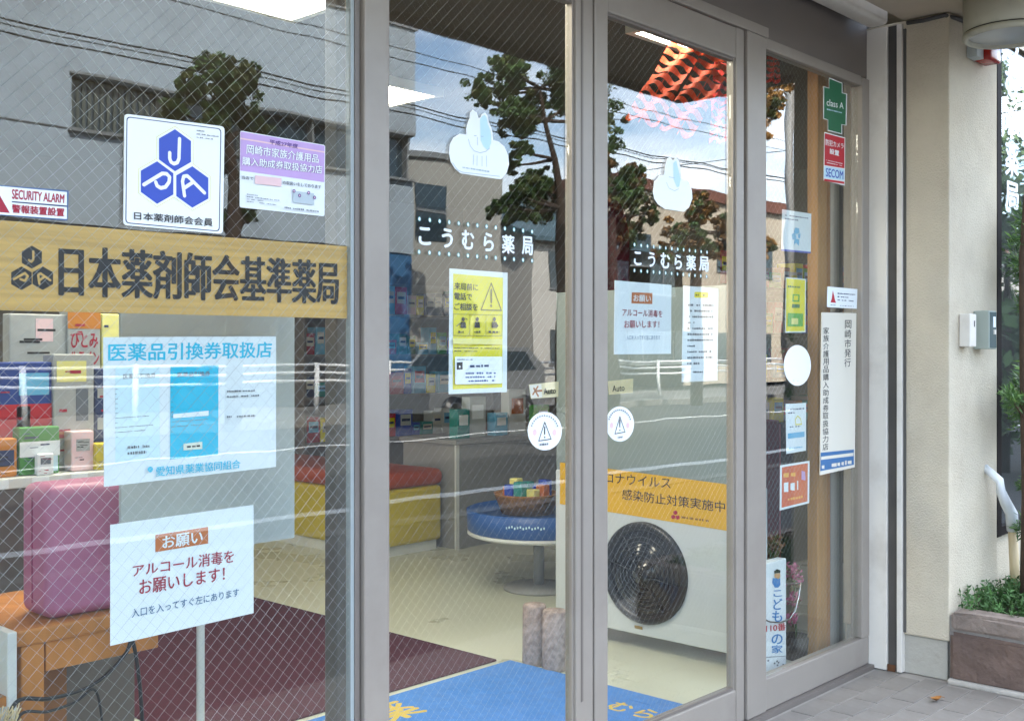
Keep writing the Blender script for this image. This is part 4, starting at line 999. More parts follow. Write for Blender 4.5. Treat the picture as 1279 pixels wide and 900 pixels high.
MB().tube([hp[0] + Vector((-.03, .0, .0))] + hp + [hp[-1] + Vector((.02, .10, -.02)), (hp[-1].x + .03, .24, .13)], .0035, 6).build('wire_handle', CHROME, bl)

# red paper garlands under the ceiling
GO = mat('orange_red_paper', 'e8521c', .7); GR_ = mat('scarlet_paper', 'd6281c', .7)
def paperfall(name, label, p_top, p_bot, w, rows, m):
    # cut-paper streamer: two hangers with rows of leaf-like tabs
    mb = MB(); a = Vector(p_top); b = Vector(p_bot); d = b - a; side = Vector((RX, RY, 0)); side = (side - d.normalized() * side.dot(d.normalized())).normalized()
    nrm = d.normalized().cross(side)
    dn = d.normalized(); hh = d.length / rows
    for r in range(rows):
        N = 16
        for half in (0, 1):
            up_, lo_ = [], []
            for k in range(N + 1):
                f = k / N; xx = (f - .5 + (half - .5)) * w * .5; wav = math.sin(f * math.pi * 3 + r * 1.3) * hh * .16; th = hh * (.20 + .16 * abs(math.cos(f * math.pi * 2 + half)))
                c_ = a + d * ((r + .5) / rows) + side * (xx + (half - .5) * .008) + nrm * (.012 * math.sin(f * 9 + r)) + dn * wav
                up_.append(c_ - dn * th); lo_.append(c_ + dn * th)
            n0 = len(up_); V = up_ + lo_; V += [v + nrm * .0015 for v in V]
            F = [(k, k + 1, n0 + k + 1, n0 + k) for k in range(N)] + [(2 * n0 + k + 1, 2 * n0 + k, 3 * n0 + k, 3 * n0 + k + 1) for k in range(N)]
            mb.add(V, F)
    mb.tube([a + side * w * .3, b + side * w * .3], .002, 4); mb.tube([a - side * w * .3, b - side * w * .3], .002, 4); mb.tube([a, a + Vector((0, 0, 2.699 - a.z))], .003, 4)
    mb.build(name, m, None, label, 'streamer')
paperfall('paper_streamer', 'orange cut-paper streamer hanging from the ceiling inside the door', PY(884, 54, .45), PY(822, 160, .42), .27, 11, GO)
paperfall('paper_streamer', 'scarlet cut-paper streamer hanging from the ceiling near the right window', PY(914, 68, .42), PY(908, 180, .42), .14, 12, GR_)
paperfall('paper_streamer', 'scarlet cut-paper streamer hanging inside the right window', PY(957, 62, .34), PY(956, 104, .34), .12, 6, GR_)
# red patterned upright display inside right of the door stile
rb = thing('banner_display', (PY(765, 300, 2.6).x, 2.6, .02), 'tall arched crimson patterned board inside the right leaf', 'display board')
c0 = PY(766, 300, 2.6); ww = .20
ztop = PY(766, 248, 2.6).z
pts = [(c0.x - ww, 2.6, .0205), (c0.x + ww, 2.6, .0205), (c0.x + ww * .95, 2.6, ztop - .22)] + [(c0.x + ww * .8 * math.cos(R(k)), 2.6, ztop - .16 + .16 * math.sin(R(k))) for k in range(10, 180, 20)] + [(c0.x - ww * .95, 2.6, ztop - .22)]
MB().prism(pts, 0, (0, .03, 0)).build('board', mat('crimson_pattern_cloth', '8c1f36', .8, 0, .3, 18, dirt='c88a98', dscale=14), rb)
# back-of-shop posters
for (u0, v0, u1, v1, y, m, lab) in ((518, 372, 556, 412, 5.47, MATS['pale_print'], 'framed pale notice on the back wall'), (370, 425, 418, 565, 5.47, mat('blue_poster', '2e6f96', .6, 0, .15, 6), 'large blue poster on the back wall'), (630, 300, 700, 360, 5.47, mat('rose_poster', 'b8877a', .6, 0, .3, 10), 'rose coloured poster on the back wall')):
    a = PY(u0, v1, y); b = PY(u1, v0, y)
    t = thing('wall_poster', ((a.x + b.x) / 2, y, a.z), lab, 'poster')
    bx('sheet', (a.x, y, a.z), (b.x, y + .006, b.z), m, t)
    for k in range(4): bx('printed_line', (a.x + (b.x - a.x) * .15, y - .0015, b.z + (a.z - b.z) * (.25 + .15 * k)), (a.x + (b.x - a.x) * (.85 - .1 * (k % 2)), y - .0004, b.z + (a.z - b.z) * (.30 + .15 * k)), GREYINK, t)
# ================================================================ on the outer wall
lp = thing('ceiling_lamp', (4.50, -.62, 2.56), 'cream cylindrical downlight under the canopy by the pilaster', 'lamp')
LC = (4.50, -.62, 0)
LCR = mat('cream_enamel', 'b5b2a0', .45, 0, .05, 6, dirt='8f8a78', dscale=8)
MB().lathe([(.05, 2.734), (.168, 2.733), (.168, 2.592), (.166, 2.589)], LC, 'Z', 56).build('housing', LCR, lp)
MB().lathe([(.164, 2.5885), (.164, 2.584)], LC, 'Z', 56, caps=False).build('groove', GASKET, lp)
MB().lathe([(.164, 2.5838), (.170, 2.583), (.172, 2.570), (.164, 2.560), (.150, 2.562), (.146, 2.575)], LC, 'Z', 56, caps=False).build('rim', LCR, lp)
MB().lathe([(.1465, 2.5752), (.13, 2.568), (.001, 2.565)], LC, 'Z', 56, caps=False).build('lens', mat('frosted_lens', 'a9acab', .3), lp)
# alarm lamp
al = thing('alarm_lamp', PY(1222, 78, -.36), 'small red alarm lamp on the pilaster under the canopy', 'alarm')
a = PY(1208, 72, -.357); b = PY(1217, 48, -.357)
bx('bracket', (a.x, -.40, a.z), (b.x, -.3555, b.z), MATS['light_grey_panel'], al, .003)
a = PY(1216, 77, -.357); b = PY(1235, 62, -.357)
MB().box((a.x, -.43, a.z), (b.x - .05, -.3556, b.z), .012, None, 3).build('red_lens', mat('red_lens', '9c1a10', .25), al)
# cable along the soffit
cp = [Vector((4.575, -.18, 2.722)), Vector((4.572, -.25, 2.718)), Vector((4.573, -.34, 2.722)), Vector((4.62, -.365, 2.715)), Vector((4.70, -.365, 2.722)), Vector((4.78, -.366, 2.716)), Vector((4.86, -.38, 2.71)), Vector((4.87, -.385, 2.62))]
MB().tube(cp, .009, 8).build('conduit', mat('grey_conduit', '4c4a48', .6), None, 'dark grey conduit running along the top of the pilaster', 'conduit')
# wall boxes
wb = thing('wall_box', (4.715, -.38, 1.367), 'small white switch box on the pilaster', 'switch box')
bx('cover', (4.68, -.402, 1.367), (4.75, -.356, 1.503), WHITE_P, wb, .004)
bx('slot', (4.722, -.4035, 1.45), (4.730, -.4022, 1.475), DARKP, wb)
wb = thing('wall_box', (4.88, -.39, 1.357), 'grey meter box with clear front on the pilaster', 'meter box')
bx('case', (4.838, -.422, 1.357), (4.925, -.356, 1.52), mat('grey_green_plastic', '9aa39a', .5), wb, .004)
bx('front', (4.845, -.4245, 1.363), (4.918, -.4222, 1.514), mat('smoky_cover', '59676a', .15), wb)
bx('label', (4.878, -.426, 1.45), (4.905, -.4247, 1.495), PAPER, wb); bx('latch', (4.882, -.43, 1.42), (4.9, -.4247, 1.44), WHITE_P, wb)
# vertical shop name on the side window
sn = thing('shop_name_lettering', PY(1262, 262, -.338), 'white vertical shop-name lettering on the dark side window', 'lettering')
for ch, v0, v1 in (('こ', 4, 36), ('う', 42, 74), ('む', 82, 120), ('ら', 137, 168), ('薬', 174, 219), ('局', 224, 261)):
    A, B_, C_, D_ = [PY(u, v, -.3375) for u, v in ((1256, v0), (1273, v0 + 6), (1273, v1 + 2), (1256, v1))]
    vs, fs = glyphs(ch, .035); X0 = min(v.x for v in vs); X1 = max(v.x for v in vs); Y0 = min(v.y for v in vs); Y1 = max(v.y for v in vs)
    MB().add([(A * (1 - a) + B_ * a) * (1 - b) + (D_ * (1 - a) + C_ * a) * b - Vector((0, dz_, 0)) for a, b, dz_ in (((v.x - X0) / (X1 - X0), (Y1 - v.y) / (Y1 - Y0), v.z) for v in vs)], fs).build('character', LET, sn)
# planter
pl = thing('planter', (5.6, -.8, 0), 'low brown stone planter against the pilaster foot', 'planter')
ST = mat('brown_stone', '6d5a50', .95, 0, .25, 14, .8, 45, dirt='4f4441', dscale=7)
ST2 = mat('pinkish_stone', '85776d', .95, 0, .2, 16, .8, 50, dirt='6a5a52', dscale=8)
MORT = mat('grey_mortar', '86807a', .95, 0, .15, 20, .5, 80)
def rough(mb_, a, b, bev, seed):
    bm = bmesh.new(); bmesh.ops.create_cube(bm, size=1); a = Vector(a); b = Vector(b)
    for v in bm.verts: v.co = Vector([(a[i] + b[i]) / 2 + v.co[i] * (b[i] - a[i]) for i in range(3)])
    bmesh.ops.bevel(bm, geom=bm.edges[:], offset=bev, segments=2, affect='EDGES'); bmesh.ops.subdivide_edges(bm, edges=[e for e in bm.edges if e.calc_length() > .06], cuts=3, use_grid_fill=True)
    rnd = random.Random(seed)
    for v in bm.verts: v.co += Vector((rnd.uniform(-1, 1), rnd.uniform(-1, 1), rnd.uniform(-1, 1))) * .0028
    mb_.bm(bm); bm.free(); return mb_
ys = [-.362, -.80, -1.22]
for i in range(2):
    rough(MB(), (4.562, ys[i + 1] + .006, .012), (4.68, ys[i] - .006 * (i > 0), .205), .012, i).build('stone', ST, pl)
    rough(MB(), (4.566, ys[i + 1] + .006, .215), (4.69, ys[i] - .006 * (i > 0), .288), .012, 10 + i).build('stone', ST2, pl)
for i, x in enumerate((4.69, 5.15, 5.62, 6.1)):
    rough(MB(), (x + .004, -1.22, .012), (x + .46, -1.11, .205), .012, 20 + i).build('stone', ST, pl); rough(MB(), (x + .004, -1.218, .215), (x + .46, -1.11, .288), .012, 30 + i).build('stone', ST2, pl)
bx('mortar_bed', (4.58, -1.20, -.003), (4.66, -.3565, .27), MORT, pl); bx('mortar_bed', (4.661, -1.20, -.003), (6.5, -1.13, .27), MORT, pl)
bx('mortar_foot', (4.545, -1.0, -.0035), (4.575, -.358, .02), mat('pale_mortar', 'b3aca2', .95, 0, .1, 20, .5, 60), pl, .008)
so1 = bx('soil', (4.662, -1.128, -.003), (6.6, -.3565, .245), mat('soil', '3a2d22', .98, 0, .3, 20, .8, 60), pl); bx('soil', (5.126, -.356, -.003), (6.6, -.3305, .244), MATS['soil'], pl)
# ground cover and shrubs
LEAFD = mat('ground_cover_leaf', (.055, .13, .03), .6, 0, .45, 14)
mb = MB(); rnd = random.Random(6)
for k in range(900):
    x = rnd.uniform(4.66, 5.5); yy = rnd.uniform(-1.1, -.37)
    hh = (.05 + .05 * (math.sin(x * 9) * math.cos(yy * 11) + 1) * .5 + .03 * (yy > -.6)) * rnd.uniform(.6, 1.2); b0 = Vector((x, yy, .244)); a0 = rnd.uniform(0, 6.28)
    tip = b0 + Vector((math.cos(a0) * .03, math.sin(a0) * .03, hh)); mb.tube([b0, tip], .0012, 3, False)
    for m_ in range(9):
        p = b0.lerp(tip, rnd.uniform(.25, 1.05)); a = Vector((rnd.gauss(0, 1), rnd.gauss(0, 1), rnd.gauss(.5, .6))).normalized(); b = a.cross(Vector((rnd.gauss(0, 1), rnd.gauss(0, 1), rnd.gauss(0, 1)))).normalized(); sz = rnd.uniform(.008, .018)
        mb.add([p, p + a * sz + b * sz * .3, p + a * sz * 2, p + a * sz - b * sz * .3], [(0, 1, 2, 3)])
mb.build('ground_cover', LEAFD, None, 'dense fine green ground cover in the stone planter', 'plants', kind='stuff')
def leafcloud(mb, c, r, n, size, rnd, squash=1.0, needle=False):
    for k in range(n):
        d = Vector((rnd.gauss(0, 1), rnd.gauss(0, 1), rnd.gauss(0, 1))).normalized() * r * (rnd.random() ** .45); d.z *= squash
        p = Vector(c) + d; a = Vector((rnd.gauss(0, 1), rnd.gauss(0, 1), rnd.gauss(0, 1) + .4)).normalized()
        if needle: a = (d.normalized() + a * .8).normalized()
        b = a.cross(Vector((rnd.gauss(0, 1), rnd.gauss(0, 1), rnd.gauss(0, 1)))).normalized(); sz = size * rnd.uniform(.6, 1.35); wd = .16 if needle else .6
        mb.add([p - a * sz, p + b * sz * wd, p + a * sz, p - b * sz * wd], [(0, 1, 2, 3)])
sh = thing('shrub', (4.98, -.5, .244), 'cloud-pruned evergreen shrub rising from the planter before the side window', 'shrub')
mb1, mb2 = MB(), MB()
tr0 = Vector((5.0, -.52, .246))
mbt = MB().tube([tr0, tr0 + Vector((.02, 0, .5)), tr0 + Vector((-.02, 0, 1.0)), tr0 + Vector((.02, .02, 1.5)), tr0 + Vector((0, 0, 1.8))], [.03, .027, .022, .018, .01], 8)
for (u, v, rr) in ((1281, 275, .10), (1272, 300, .07), (1278, 335, .11), (1274, 385, .05), (1284, 380, .09), (1254, 497, .05), (1266, 505, .08), (1279, 470, .08), (1278, 530, .10), (1290, 500, .16), (1300, 320, .2), (1274, 605, .05), (1276, 660, .07)):
    c_ = PY(u + 9, v, -.50); leafcloud(mb1, c_, rr, int(15000 * rr * rr) + 40, .022, rnd, .85, True); leafcloud(mb2, c_ + Vector((0, 0, .02)), rr, int(7000 * rr * rr) + 30, .02, rnd, .85, True)
    mbt.tube([Vector((5.0, -.52, max(.5, c_.z - .1))), c_], .006, 5)
mb1.build('foliage', mat('podocarp_leaf', (.05, .12, .025), .5, 0, .3, 12), sh); mb2.build('young_foliage', mat('young_leaf', (.13, .24, .05), .5, 0, .3, 12), sh); mbt.build('trunk', mat('bark', '4b3b2e', .9, 0, .2, 20), sh)
# drain pipe
dp = thing('drain_pipe', (5.2, -.42, .24), 'thin drain pipe with white elbow dropping into the planter', 'pipe')
pts = [PY(u, v, -.42) for u, v in ((1249, 600), (1250.5, 613), (1257, 628), (1264, 641), (1265.5, 662))]
MB().tube([pts[0] + Vector((.02, .07, .05))] + pts, [.018, .018, .02, .024, .026, .026], 12).build('elbow', mat('white_pvc', 'd9dcde', .35), dp)
MB().tube([pts[-1] + Vector((0, 0, .01)), Vector((pts[-1].x + .04, -.42, .22))], .0205, 12).build('pipe_run', mat('beige_pvc', 'c9b48e', .45), dp)
MB().lathe([(.024, .26), (.034, .262), (.034, .272), (.024, .275)], (pts[-1].x + .036, -.42, 0), 'Z', 14).build('collar', MATS['white_pvc'], dp)
# fallen leaf on the tiles
lc = PZ(1170, 875, .004)
lv = MB(); LP = [(-.035, 0), (-.02, .012), (0, .016), (.018, .010), (.034, 0), (.018, -.011), (-.002, -.014), (-.022, -.010)]
lv.add([lc + Vector((x * .9 + y_ * .3, y_ - x * .2, .004 + .012 * abs(x) / .035 + .008 * abs(y_) / .016)) for x, y_ in LP] + [lc + Vector((0, 0, .002))], [(i, (i + 1) % 8, 8) for i in range(8)], True)
lv.tube([lc + Vector((.03, -.006, .012)), lc + Vector((.05, -.012, .006))], .0012, 4)
lv.build('fallen_leaf', mat('dry_brown_leaf', '9a6428', .7, 0, .25, 80), None, 'dry curled brown leaf lying on the porch tiles', 'leaf')

# ================================================================ across the street (seen mirrored in the glass)
def M(u, v, y): p = PY(u, v, y); return Vector((p.x, -y, p.z))
GW = mat('grey_office_wall', 'a6b4be', .85, 0, .05, .4, .1, 30, dirt='6d7073', dscale=.3)
BGL = mat('dark_window_glass', '2c3c46', .06, 0, spec=.8)
BFR = mat('grey_window_frame', '8c8f8f', .5, .4)
xe = M(517, 38, 20).x; zr = M(517, 38, 20).z
ob = thing('office_building', (xe - 12, -26, .03), 'two-storey grey office block with a long ribbon window', 'building')
wx0, wx1 = M(90, 92, 20).x, xe - .15
wz0, wz1 = M(90, 160, 20).z, M(90, 92, 20).z
D_ = .35
bx('wall_upper', (xe - 45, -34, wz1), (xe, -20, zr - .0), GW, ob)
bx('wall_middle', (xe - 45, -34, 3.95), (xe - .0, -20, wz0), GW, ob)
bx('wall_left', (xe - 45, -34, wz0), (wx0, -20, wz1), GW, ob)
bx('wall_core', (wx0, -33.9, wz0), (xe, -20 - D_, wz1), GW, ob)
bx('parapet_cap', (xe - 45.1, -34.1, zr), (xe + .06, -19.92, zr + .12), mat('parapet_metal', '9a9d9f', .5, .2), ob)
bx('joint_line', (xe - 45, -19.997, wz0 - .03), (wx0 - .12, -19.985, wz0), mat('joint_grey', '595c5f', .8), ob)  # darker grey joint across the wall
bx('window_sill', (wx0 - .1, -19.99, wz0 - .07), (wx1 + .1, -19.86, wz0), BFR, ob)
x = wx0; k = 0
while x < wx1 - .4:
    x2 = min(x + 2.05, wx1)
    w = bx('window', (x + .03, -20 - D_ + .06, wz0 + .03), (x2 - .03, -20 - D_ + .09, wz1 - .03), BGL, ob)
    bx('mullion', (x2 - .035, -20 - D_ + .0905, wz0), (x2 + .035, -20 - .05, wz1), BFR, ob)
    if k == 0:
        mbs = MB()
        for i in range(14): mbs.box((x + .08 + i * .14, -20 - D_ + .095, wz0 + .04), (x + .15 + i * .14, -20 - D_ + .12, wz1 - .04))
        mbs.build('louvre_slats', mat('louvre_metal', '6b7068', .5, .3), w)
    x = x2; k += 1
bx('window_head', (wx0 - .06, -19.99, wz1 - .0), (wx1 + .06, -19.93, wz1 + .06), BFR, ob)
xb = M(462, 300, 20).x
bx('lower_wall', (xe - 45, -34, .03), (xb, -20.02, 3.949), mat('dark_shopfront_tile', '33363a', .5, 0, .1, .8), ob)
bx('blue_shopfront', (xb, -33.9, .6), (xe - .02, -20.05, 3.949), mat('blue_cladding', '35648c', .5, 0, .1, .6), ob)
bx('blue_plinth', (xb, -33.9, .03), (xe - .02, -20.04, .599), mat('dark_plinth', '35393d', .8), ob)
for k in range(3):
    xx = xb + .6 + k * 2.0
    if xx + 1.5 < xe: bx('ground_window', (xx, -20.045, 1.0), (xx + 1.5, -20.01, 2.6), BGL, ob)
# low annex
xa1 = M(628, 222, 21).x; za = M(540, 199, 21).z
an = thing('annex_building', (xe + 3, -25, .03), 'low beige-grey annex with a dark window beside the office block', 'building')
AW = mat('beige_grey_wall', 'a09f98', .9, 0, .05, .4)
bx('wall', (xe + .02, -32, .03), (xa1, -21, za), AW, an); bx('roof_edge', (xe + .02, -32.1, za), (xa1 + .1, -20.9, za + .15), BFR, an)
w = bx('window', (M(519, 230, 21).x, -21.001, M(540, 300, 21).z), (M(557, 230, 21).x, -20.97, M(540, 230, 21).z), BGL, an); bx('frame', (M(519, 230, 21).x, -20.968, M(540, 266, 21).z), (M(557, 230, 21).x, -20.93, M(540, 262, 21).z), BFR, w)
bx('door', (M(590, 300, 21).x, -21.001, .03), (M(615, 300, 21).x, -20.96, 2.2), mat('grey_door', '5c6163', .6), an)
# houses along the street
def house(label, x0, x1, y0, y1, zw, roofh, wm, rm, flat=False, wins=4, storeys=2):
    h = thing('house', ((x0 + x1) / 2, (y0 + y1) / 2, .03), label, 'house')
    bx('wall', (x0, y1, .0), (x1, y0, zw), wm, h)
    e = .4
    if flat: rf_ = bx('roof', (x0 - .2, y1 - .2, zw), (x1 + .2, y0 + .2, zw + roofh), rm, h)
    else:
        ym = (y0 + y1) / 2
        rf_ = MB().prism([(x0 - e, y0 + e, zw - .05), (x0 - e, ym, zw + roofh), (x0 - e, y1 - e, zw - .05), (x0 - e, y1 - e, zw - .2), (x0 - e, ym, zw + roofh - .18), (x0 - e, y0 + e, zw - .2)], 0, (x1 - x0 + 2 * e, 0, 0)).build('roof', rm, h)
        MB().prism([(x0 + .02, y0 - .01, zw), (x0 + .02, ym, zw + roofh - .2), (x0 + .02, y1 + .01, zw)], 0, (x1 - x0 - .04, 0, 0)).build('gable', wm, h)
    sw = (x1 - x0) / wins
    for sidx in range(storeys):
        zb = .9 + sidx * (zw / storeys)
        for k in range(wins):
            xx = x0 + sw * (k + .25)
            w = bx('window', (xx, y0 + .001, zb), (xx + sw * .5, y0 + .03, zb + 1.2), BGL, h)
            bx('frame', (xx - .06, y0 + .031, zb - .06), (xx + sw * .5 + .06, y0 + .06, zb), BFR, w); bx('frame', (xx + sw * .25 - .03, y0 + .031, zb + .001), (xx + sw * .25 + .03, y0 + .055, zb + 1.2), BFR, w)
    # windows on the end that faces the shop
    for sidx in range(storeys):
        zb = .9 + sidx * (zw / storeys)
        yy = (y0 + y1) / 2
        w = bx('window', (x0 - .03, yy - .7, zb), (x0 - .001, yy + .7, zb + 1.1), BGL, h); bx('frame', (x0 - .06, yy - .03, zb), (x0 - .031, yy + .03, zb + 1.1), BFR, w)
    return h
WB = mat('pale_beige_render', 'b7ab98', .9, 0, .06, .5); WW = mat('off_white_render', 'c7c4bc', .9, 0, .05, .5); WBR = mat('brown_siding', '8a6b58', .85, 0, .08, .8)
RRD = mat('red_brown_roof', '6b4336', .8, 0, .15, 2); RTL = mat('teal_grey_roof', '49616b', .6, 0, .12, 2); RGY = mat('grey_roof', '5b5d60', .7, 0, .12, 2)
hx0 = M(640, 250, 24).x
house('white house with teal-grey gabled roof beyond the annex', hx0, hx0 + 9, -23, -31, M(670, 300, 24).z, 1.9, WW, RTL, wins=3)
house('long beige apartment house with red-brown flat roof', 33, 54, -23, -28, 7.4, .45, WB, RRD, True, 7, 2)
house('brown-sided house with grey gabled roof farther down the street', 56, 66, -22, -32, 6.2, 2.4, WBR, RGY, wins=3)
house('off-white house with red-brown gabled roof at the far end', 70, 82, -21, -32, 6.5, 2.6, WW, RRD, wins=3)
house('grey-roofed beige house standing last along the street', 86, 104, -20, -33, 7.0, 2.6, WB, RGY, wins=4)
def shade_block(label, x0, x1, h, wm, rm):  # unseen blocks added beside the shop to throw shade over the road
    o = thing('house', ((x0 + x1) / 2, 5, .0), label, 'house')
    bx('wall', (x0, .6, -.1), (x1, 10, h), wm, o); bx('roof', (x0 - .3, .2, h), (x1 + .3, 10.3, h + .3), rm, o)
    n = int((x1 - x0) / 2.4)
    for z in (1.0, 3.9, 6.6):
        if z + 1.4 < h:
            for k in range(n):
                xx = x0 + (k + .3) * (x1 - x0) / n; w = bx('window', (xx, .56, z), (xx + 1.2, .598, z + 1.3), BGL, o); bx('frame', (xx - .05, .53, z - .06), (xx + 1.25, .5595, z), BFR, w)
shade_block('pale three-storey unseen block added past the pharmacy to shade the road', 9.6, 19, 8.6, WW, RGY)
shade_block('beige unseen block with many windows added on the pharmacy side for shade', 20, 34, 8.0, WB, RGY)
shade_block('brown-sided unseen block added far along the pharmacy side for shade', 35.5, 52, 8.2, WBR, RGY)
# pavement-side fence rails
GRW = mat('white_rail_paint', 'e4e6e6', .5, 0, .05, 4)
def rail_unit(x0):
    t = thing('guard_rail', (x0 + 2.1, -17, .03), 'white three-bar pipe guard rail along the far pavement', 'guard rail', 'guard rails along the far pavement')
    for xx in (x0 + .05, x0 + 2.12): MB().tube([(xx, -17, .031), (xx, -17, 1.10)], .055, 10).build('post', GRW, t)
    for z in (1.05, .88, .71): MB().tube([(x0 + .0, -17, z), (x0 + 4.15, -17, z)], .028, 8).build('pipe', GRW, t)
    return t
ru = rail_unit(-2)
for k in range(1, 14):
    o = copy_tree(ru); o.location = ru.location + Vector((4.15 * k, 0, 0))
# parked car
car = thing('parked_car', (M(560, 430, 14).x + .3, -14.2, -.12), 'silver-grey compact car parked at the far kerb', 'car')
cx0 = M(513, 430, 14).x; CW = mat('silver_car_paint', '8f9396', .3, .3)
prof = [(0, .28), (0, .75), (.12, .92), (.75, 1.02), (1.25, 1.52), (2.9, 1.56), (3.35, 1.1), (3.4, .6), (3.38, .28)]
def carpts(y_, P): return [(cx0 + x, y_, z - .115) for x, z in P]
cbm = MB().prism(carpts(-13.5, prof), 0, (0, -1.5, 0)).build('body', CW, car)
MB().prism(carpts(-13.497, [(.95, 1.05), (1.32, 1.45), (1.95, 1.47), (1.95, 1.05)]), 0, (0, .006, 0)).build('side_window', BGL, car); MB().prism(carpts(-13.497, [(2.02, 1.05), (2.02, 1.47), (2.82, 1.47), (3.1, 1.08)]), 0, (0, .006, 0)).build('side_window', BGL, car)
MB().add([(cx0 + .72, -13.6, .915), (cx0 + .72, -14.9, .915), (cx0 + 1.2, -14.85, 1.38), (cx0 + 1.2, -13.65, 1.38)], [(0, 1, 2, 3)]).build('windscreen', BGL, car)
for xx in (.62, 2.72):
    for yy in (-13.42, -14.9):
        w = MB().lathe([(.29, 0), (.29, -.17)], (cx0 + xx, yy, .17), 'Y', 20).build('wheel', DARKP, car); MB().lathe([(.18, .003), (.17, .008), (.05, .012)], (cx0 + xx, yy, .17), 'Y', 16, caps=True).build('rim', CHROME, w)
for yy in (-13.65, -14.85): MB().box((cx0 - .01, yy - .12, .48), (cx0 + .06, yy + .12, .62), .02).build('headlight', CHROME, car)

# trees
BARK = mat('tree_bark', '3e3128', .95, 0, .2, 6, .4, 20)
LG = mat('dark_green_leaf', (.06, .115, .03), .6, 0, .4, 1.2); LG2 = mat('olive_leaf', (.09, .11, .03), .6, 0, .4, 1.2); LRD = mat('russet_leaf', (.17, .09, .03), .6, 0, .4, 1.5); LOR = mat('amber_leaf', (.32, .16, .03), .6, 0, .3, 1.5)
def tree(label, y, trunk, blobs, mats, leaf=.09, dens=1.0, seed=1, name='street_tree'):
    rnd = random.Random(seed); tp = [M(u, v, y) for u, v in trunk]; base = Vector((tp[0].x, -y, .03)); 
    t = thing(name, base, label, 'tree')
    r0 = .17; n = len(tp) + 1
    pts_ = [base] + tp
    mbt = MB().tube(pts_, [r0 * (1 - .75 * i / (n - 1)) for i in range(n)], 9)
    sc_ = lambda u: (CAMD + y) / ray(u)[1] / FPX
    mbs = [MB() for _ in mats]
    for (u, v, rp_) in blobs:
        c_ = M(u, v, y) + Vector((0, rnd.uniform(-.5, .5), 0)); r_ = rp_ * sc_(u)
        near = min(pts_[1:], key=lambda p: (p - c_).length + (2 if p.z > c_.z + .3 else 0)); mid = (near + c_) / 2 + Vector((0, 0, -.1 * r_))
        mbt.tube([near, mid, c_], [.05, .035, .015], 6)
        # clumps within the blob
        for k in range(max(4, int(20 * dens))):
            d = Vector((rnd.gauss(0, 1), rnd.gauss(0, 1), rnd.gauss(0, 1))).normalized() * r_ * rnd.uniform(.1, 1.15)
            cc = c_ + d; rr = r_ * rnd.uniform(.12, .42)
            mi = rnd.choices(range(len(mats)), [w for _, w in mats])[0]
            leafcloud(mbs[mi], cc, rr, int(rnd.uniform(20, 120) * dens), leaf, rnd, .8)
            if rnd.random() < .5: mbt.tube([c_, cc], [.014, .006], 4)
    mbt.build('trunk', BARK, t)
    for (m_, _), b_ in zip(mats, mbs):
        if b_.f: b_.build('crown', m_, t)
    return t
tree('slim dark street tree in front of the grey office block', 15, [(292, 300), (293, 230), (285, 170), (275, 110)], [(275, 80, 17), (262, 100, 22), (285, 110, 24), (245, 105, 18), (240, 128, 20), (268, 135, 24), (312, 95, 16), (300, 118, 16), (325, 150, 18), (345, 158, 13), (255, 150, 18), (295, 200, 14), (310, 260, 16), (290, 275, 16), (330, 265, 12)], [(LG, .7), (LG2, .3)], .043, 1.4, 3)
tree('broad dark street tree beside the annex', 15, [(700, 330), (700, 260), (692, 200), (680, 150), (672, 110)], [(632, 85, 22), (660, 82, 26), (690, 95, 28), (615, 105, 18), (640, 115, 26), (675, 125, 28), (612, 125, 14), (630, 145, 22), (700, 135, 24), (650, 155, 20), (715, 110, 30), (735, 150, 34), (720, 85, 22), (640, 190, 12), (650, 205, 12), (690, 225, 22), (670, 240, 20), (640, 245, 22), (625, 262, 16), (700, 260, 22), (665, 265, 20)], [(LG, .75), (LG2, .25)], .043, 1.4, 5)
tree('russet and green street tree by the beige apartment house', 13, [(765, 330), (765, 270), (770, 230)], [(762, 205, 18), (775, 225, 24), (795, 222, 16), (790, 245, 22), (770, 250, 22), (800, 265, 18), (780, 275, 22), (805, 285, 16), (788, 295, 18), (812, 240, 10), (750, 230, 26)], [(LG, .45), (LRD, .35), (LG2, .2)], .042, 1.4, 7)
tree('low autumn-coloured street tree with orange foliage', 13, [(872, 360), (872, 310), (870, 290)], [(850, 290, 18), (865, 275, 14), (880, 265, 16), (890, 290, 20), (865, 305, 22), (845, 315, 16), (885, 315, 20), (905, 285, 22), (905, 320, 22), (885, 245, 8)], [(LRD, .4), (LG, .35), (LOR, .25)], .042, 1.4, 9)
tree('tall amber-leaved street tree past the door post', 12, [(936, 330), (936, 240), (938, 180)], [(962, 125, 13), (955, 140, 14), (940, 150, 24), (935, 125, 26), (968, 112, 7), (925, 160, 22), (945, 100, 14), (972, 305, 14), (958, 310, 16)], [(LOR, .7), (LG2, .3)], .042, 1.4, 12)
def added_evergreen(label, x, y, h, r, seed):  # evergreens added as a dark mass for the side window to mirror
    rnd = random.Random(seed); t = thing('street_tree', (x, y, -.012), label, 'tree')
    MB().tube([(x, y, -.012), (x + .05, y, h * .4), (x, y + .05, h * .8)], [.1, .08, .03], 8).build('trunk', BARK, t)
    mb = MB()
    for k in range(26):
        c_ = Vector((x + rnd.uniform(-r, r), y + rnd.uniform(-r * .7, r * .7), rnd.uniform(.5, h))); leafcloud(mb, c_, r * .45, 130, .08, rnd)
    mb.build('crown', LG, t)
added_evergreen('dense evergreen added on the near pavement to darken the side window', 13.0, -3.0, 2.9, 1.3, 31)
added_evergreen('second dense evergreen added on the near pavement to darken the side window', 17.5, -3.3, 3.3, 1.5, 32)
added_evergreen('third dense evergreen added on the near pavement to darken the side window', 23, -4.0, 3.6, 1.6, 33)
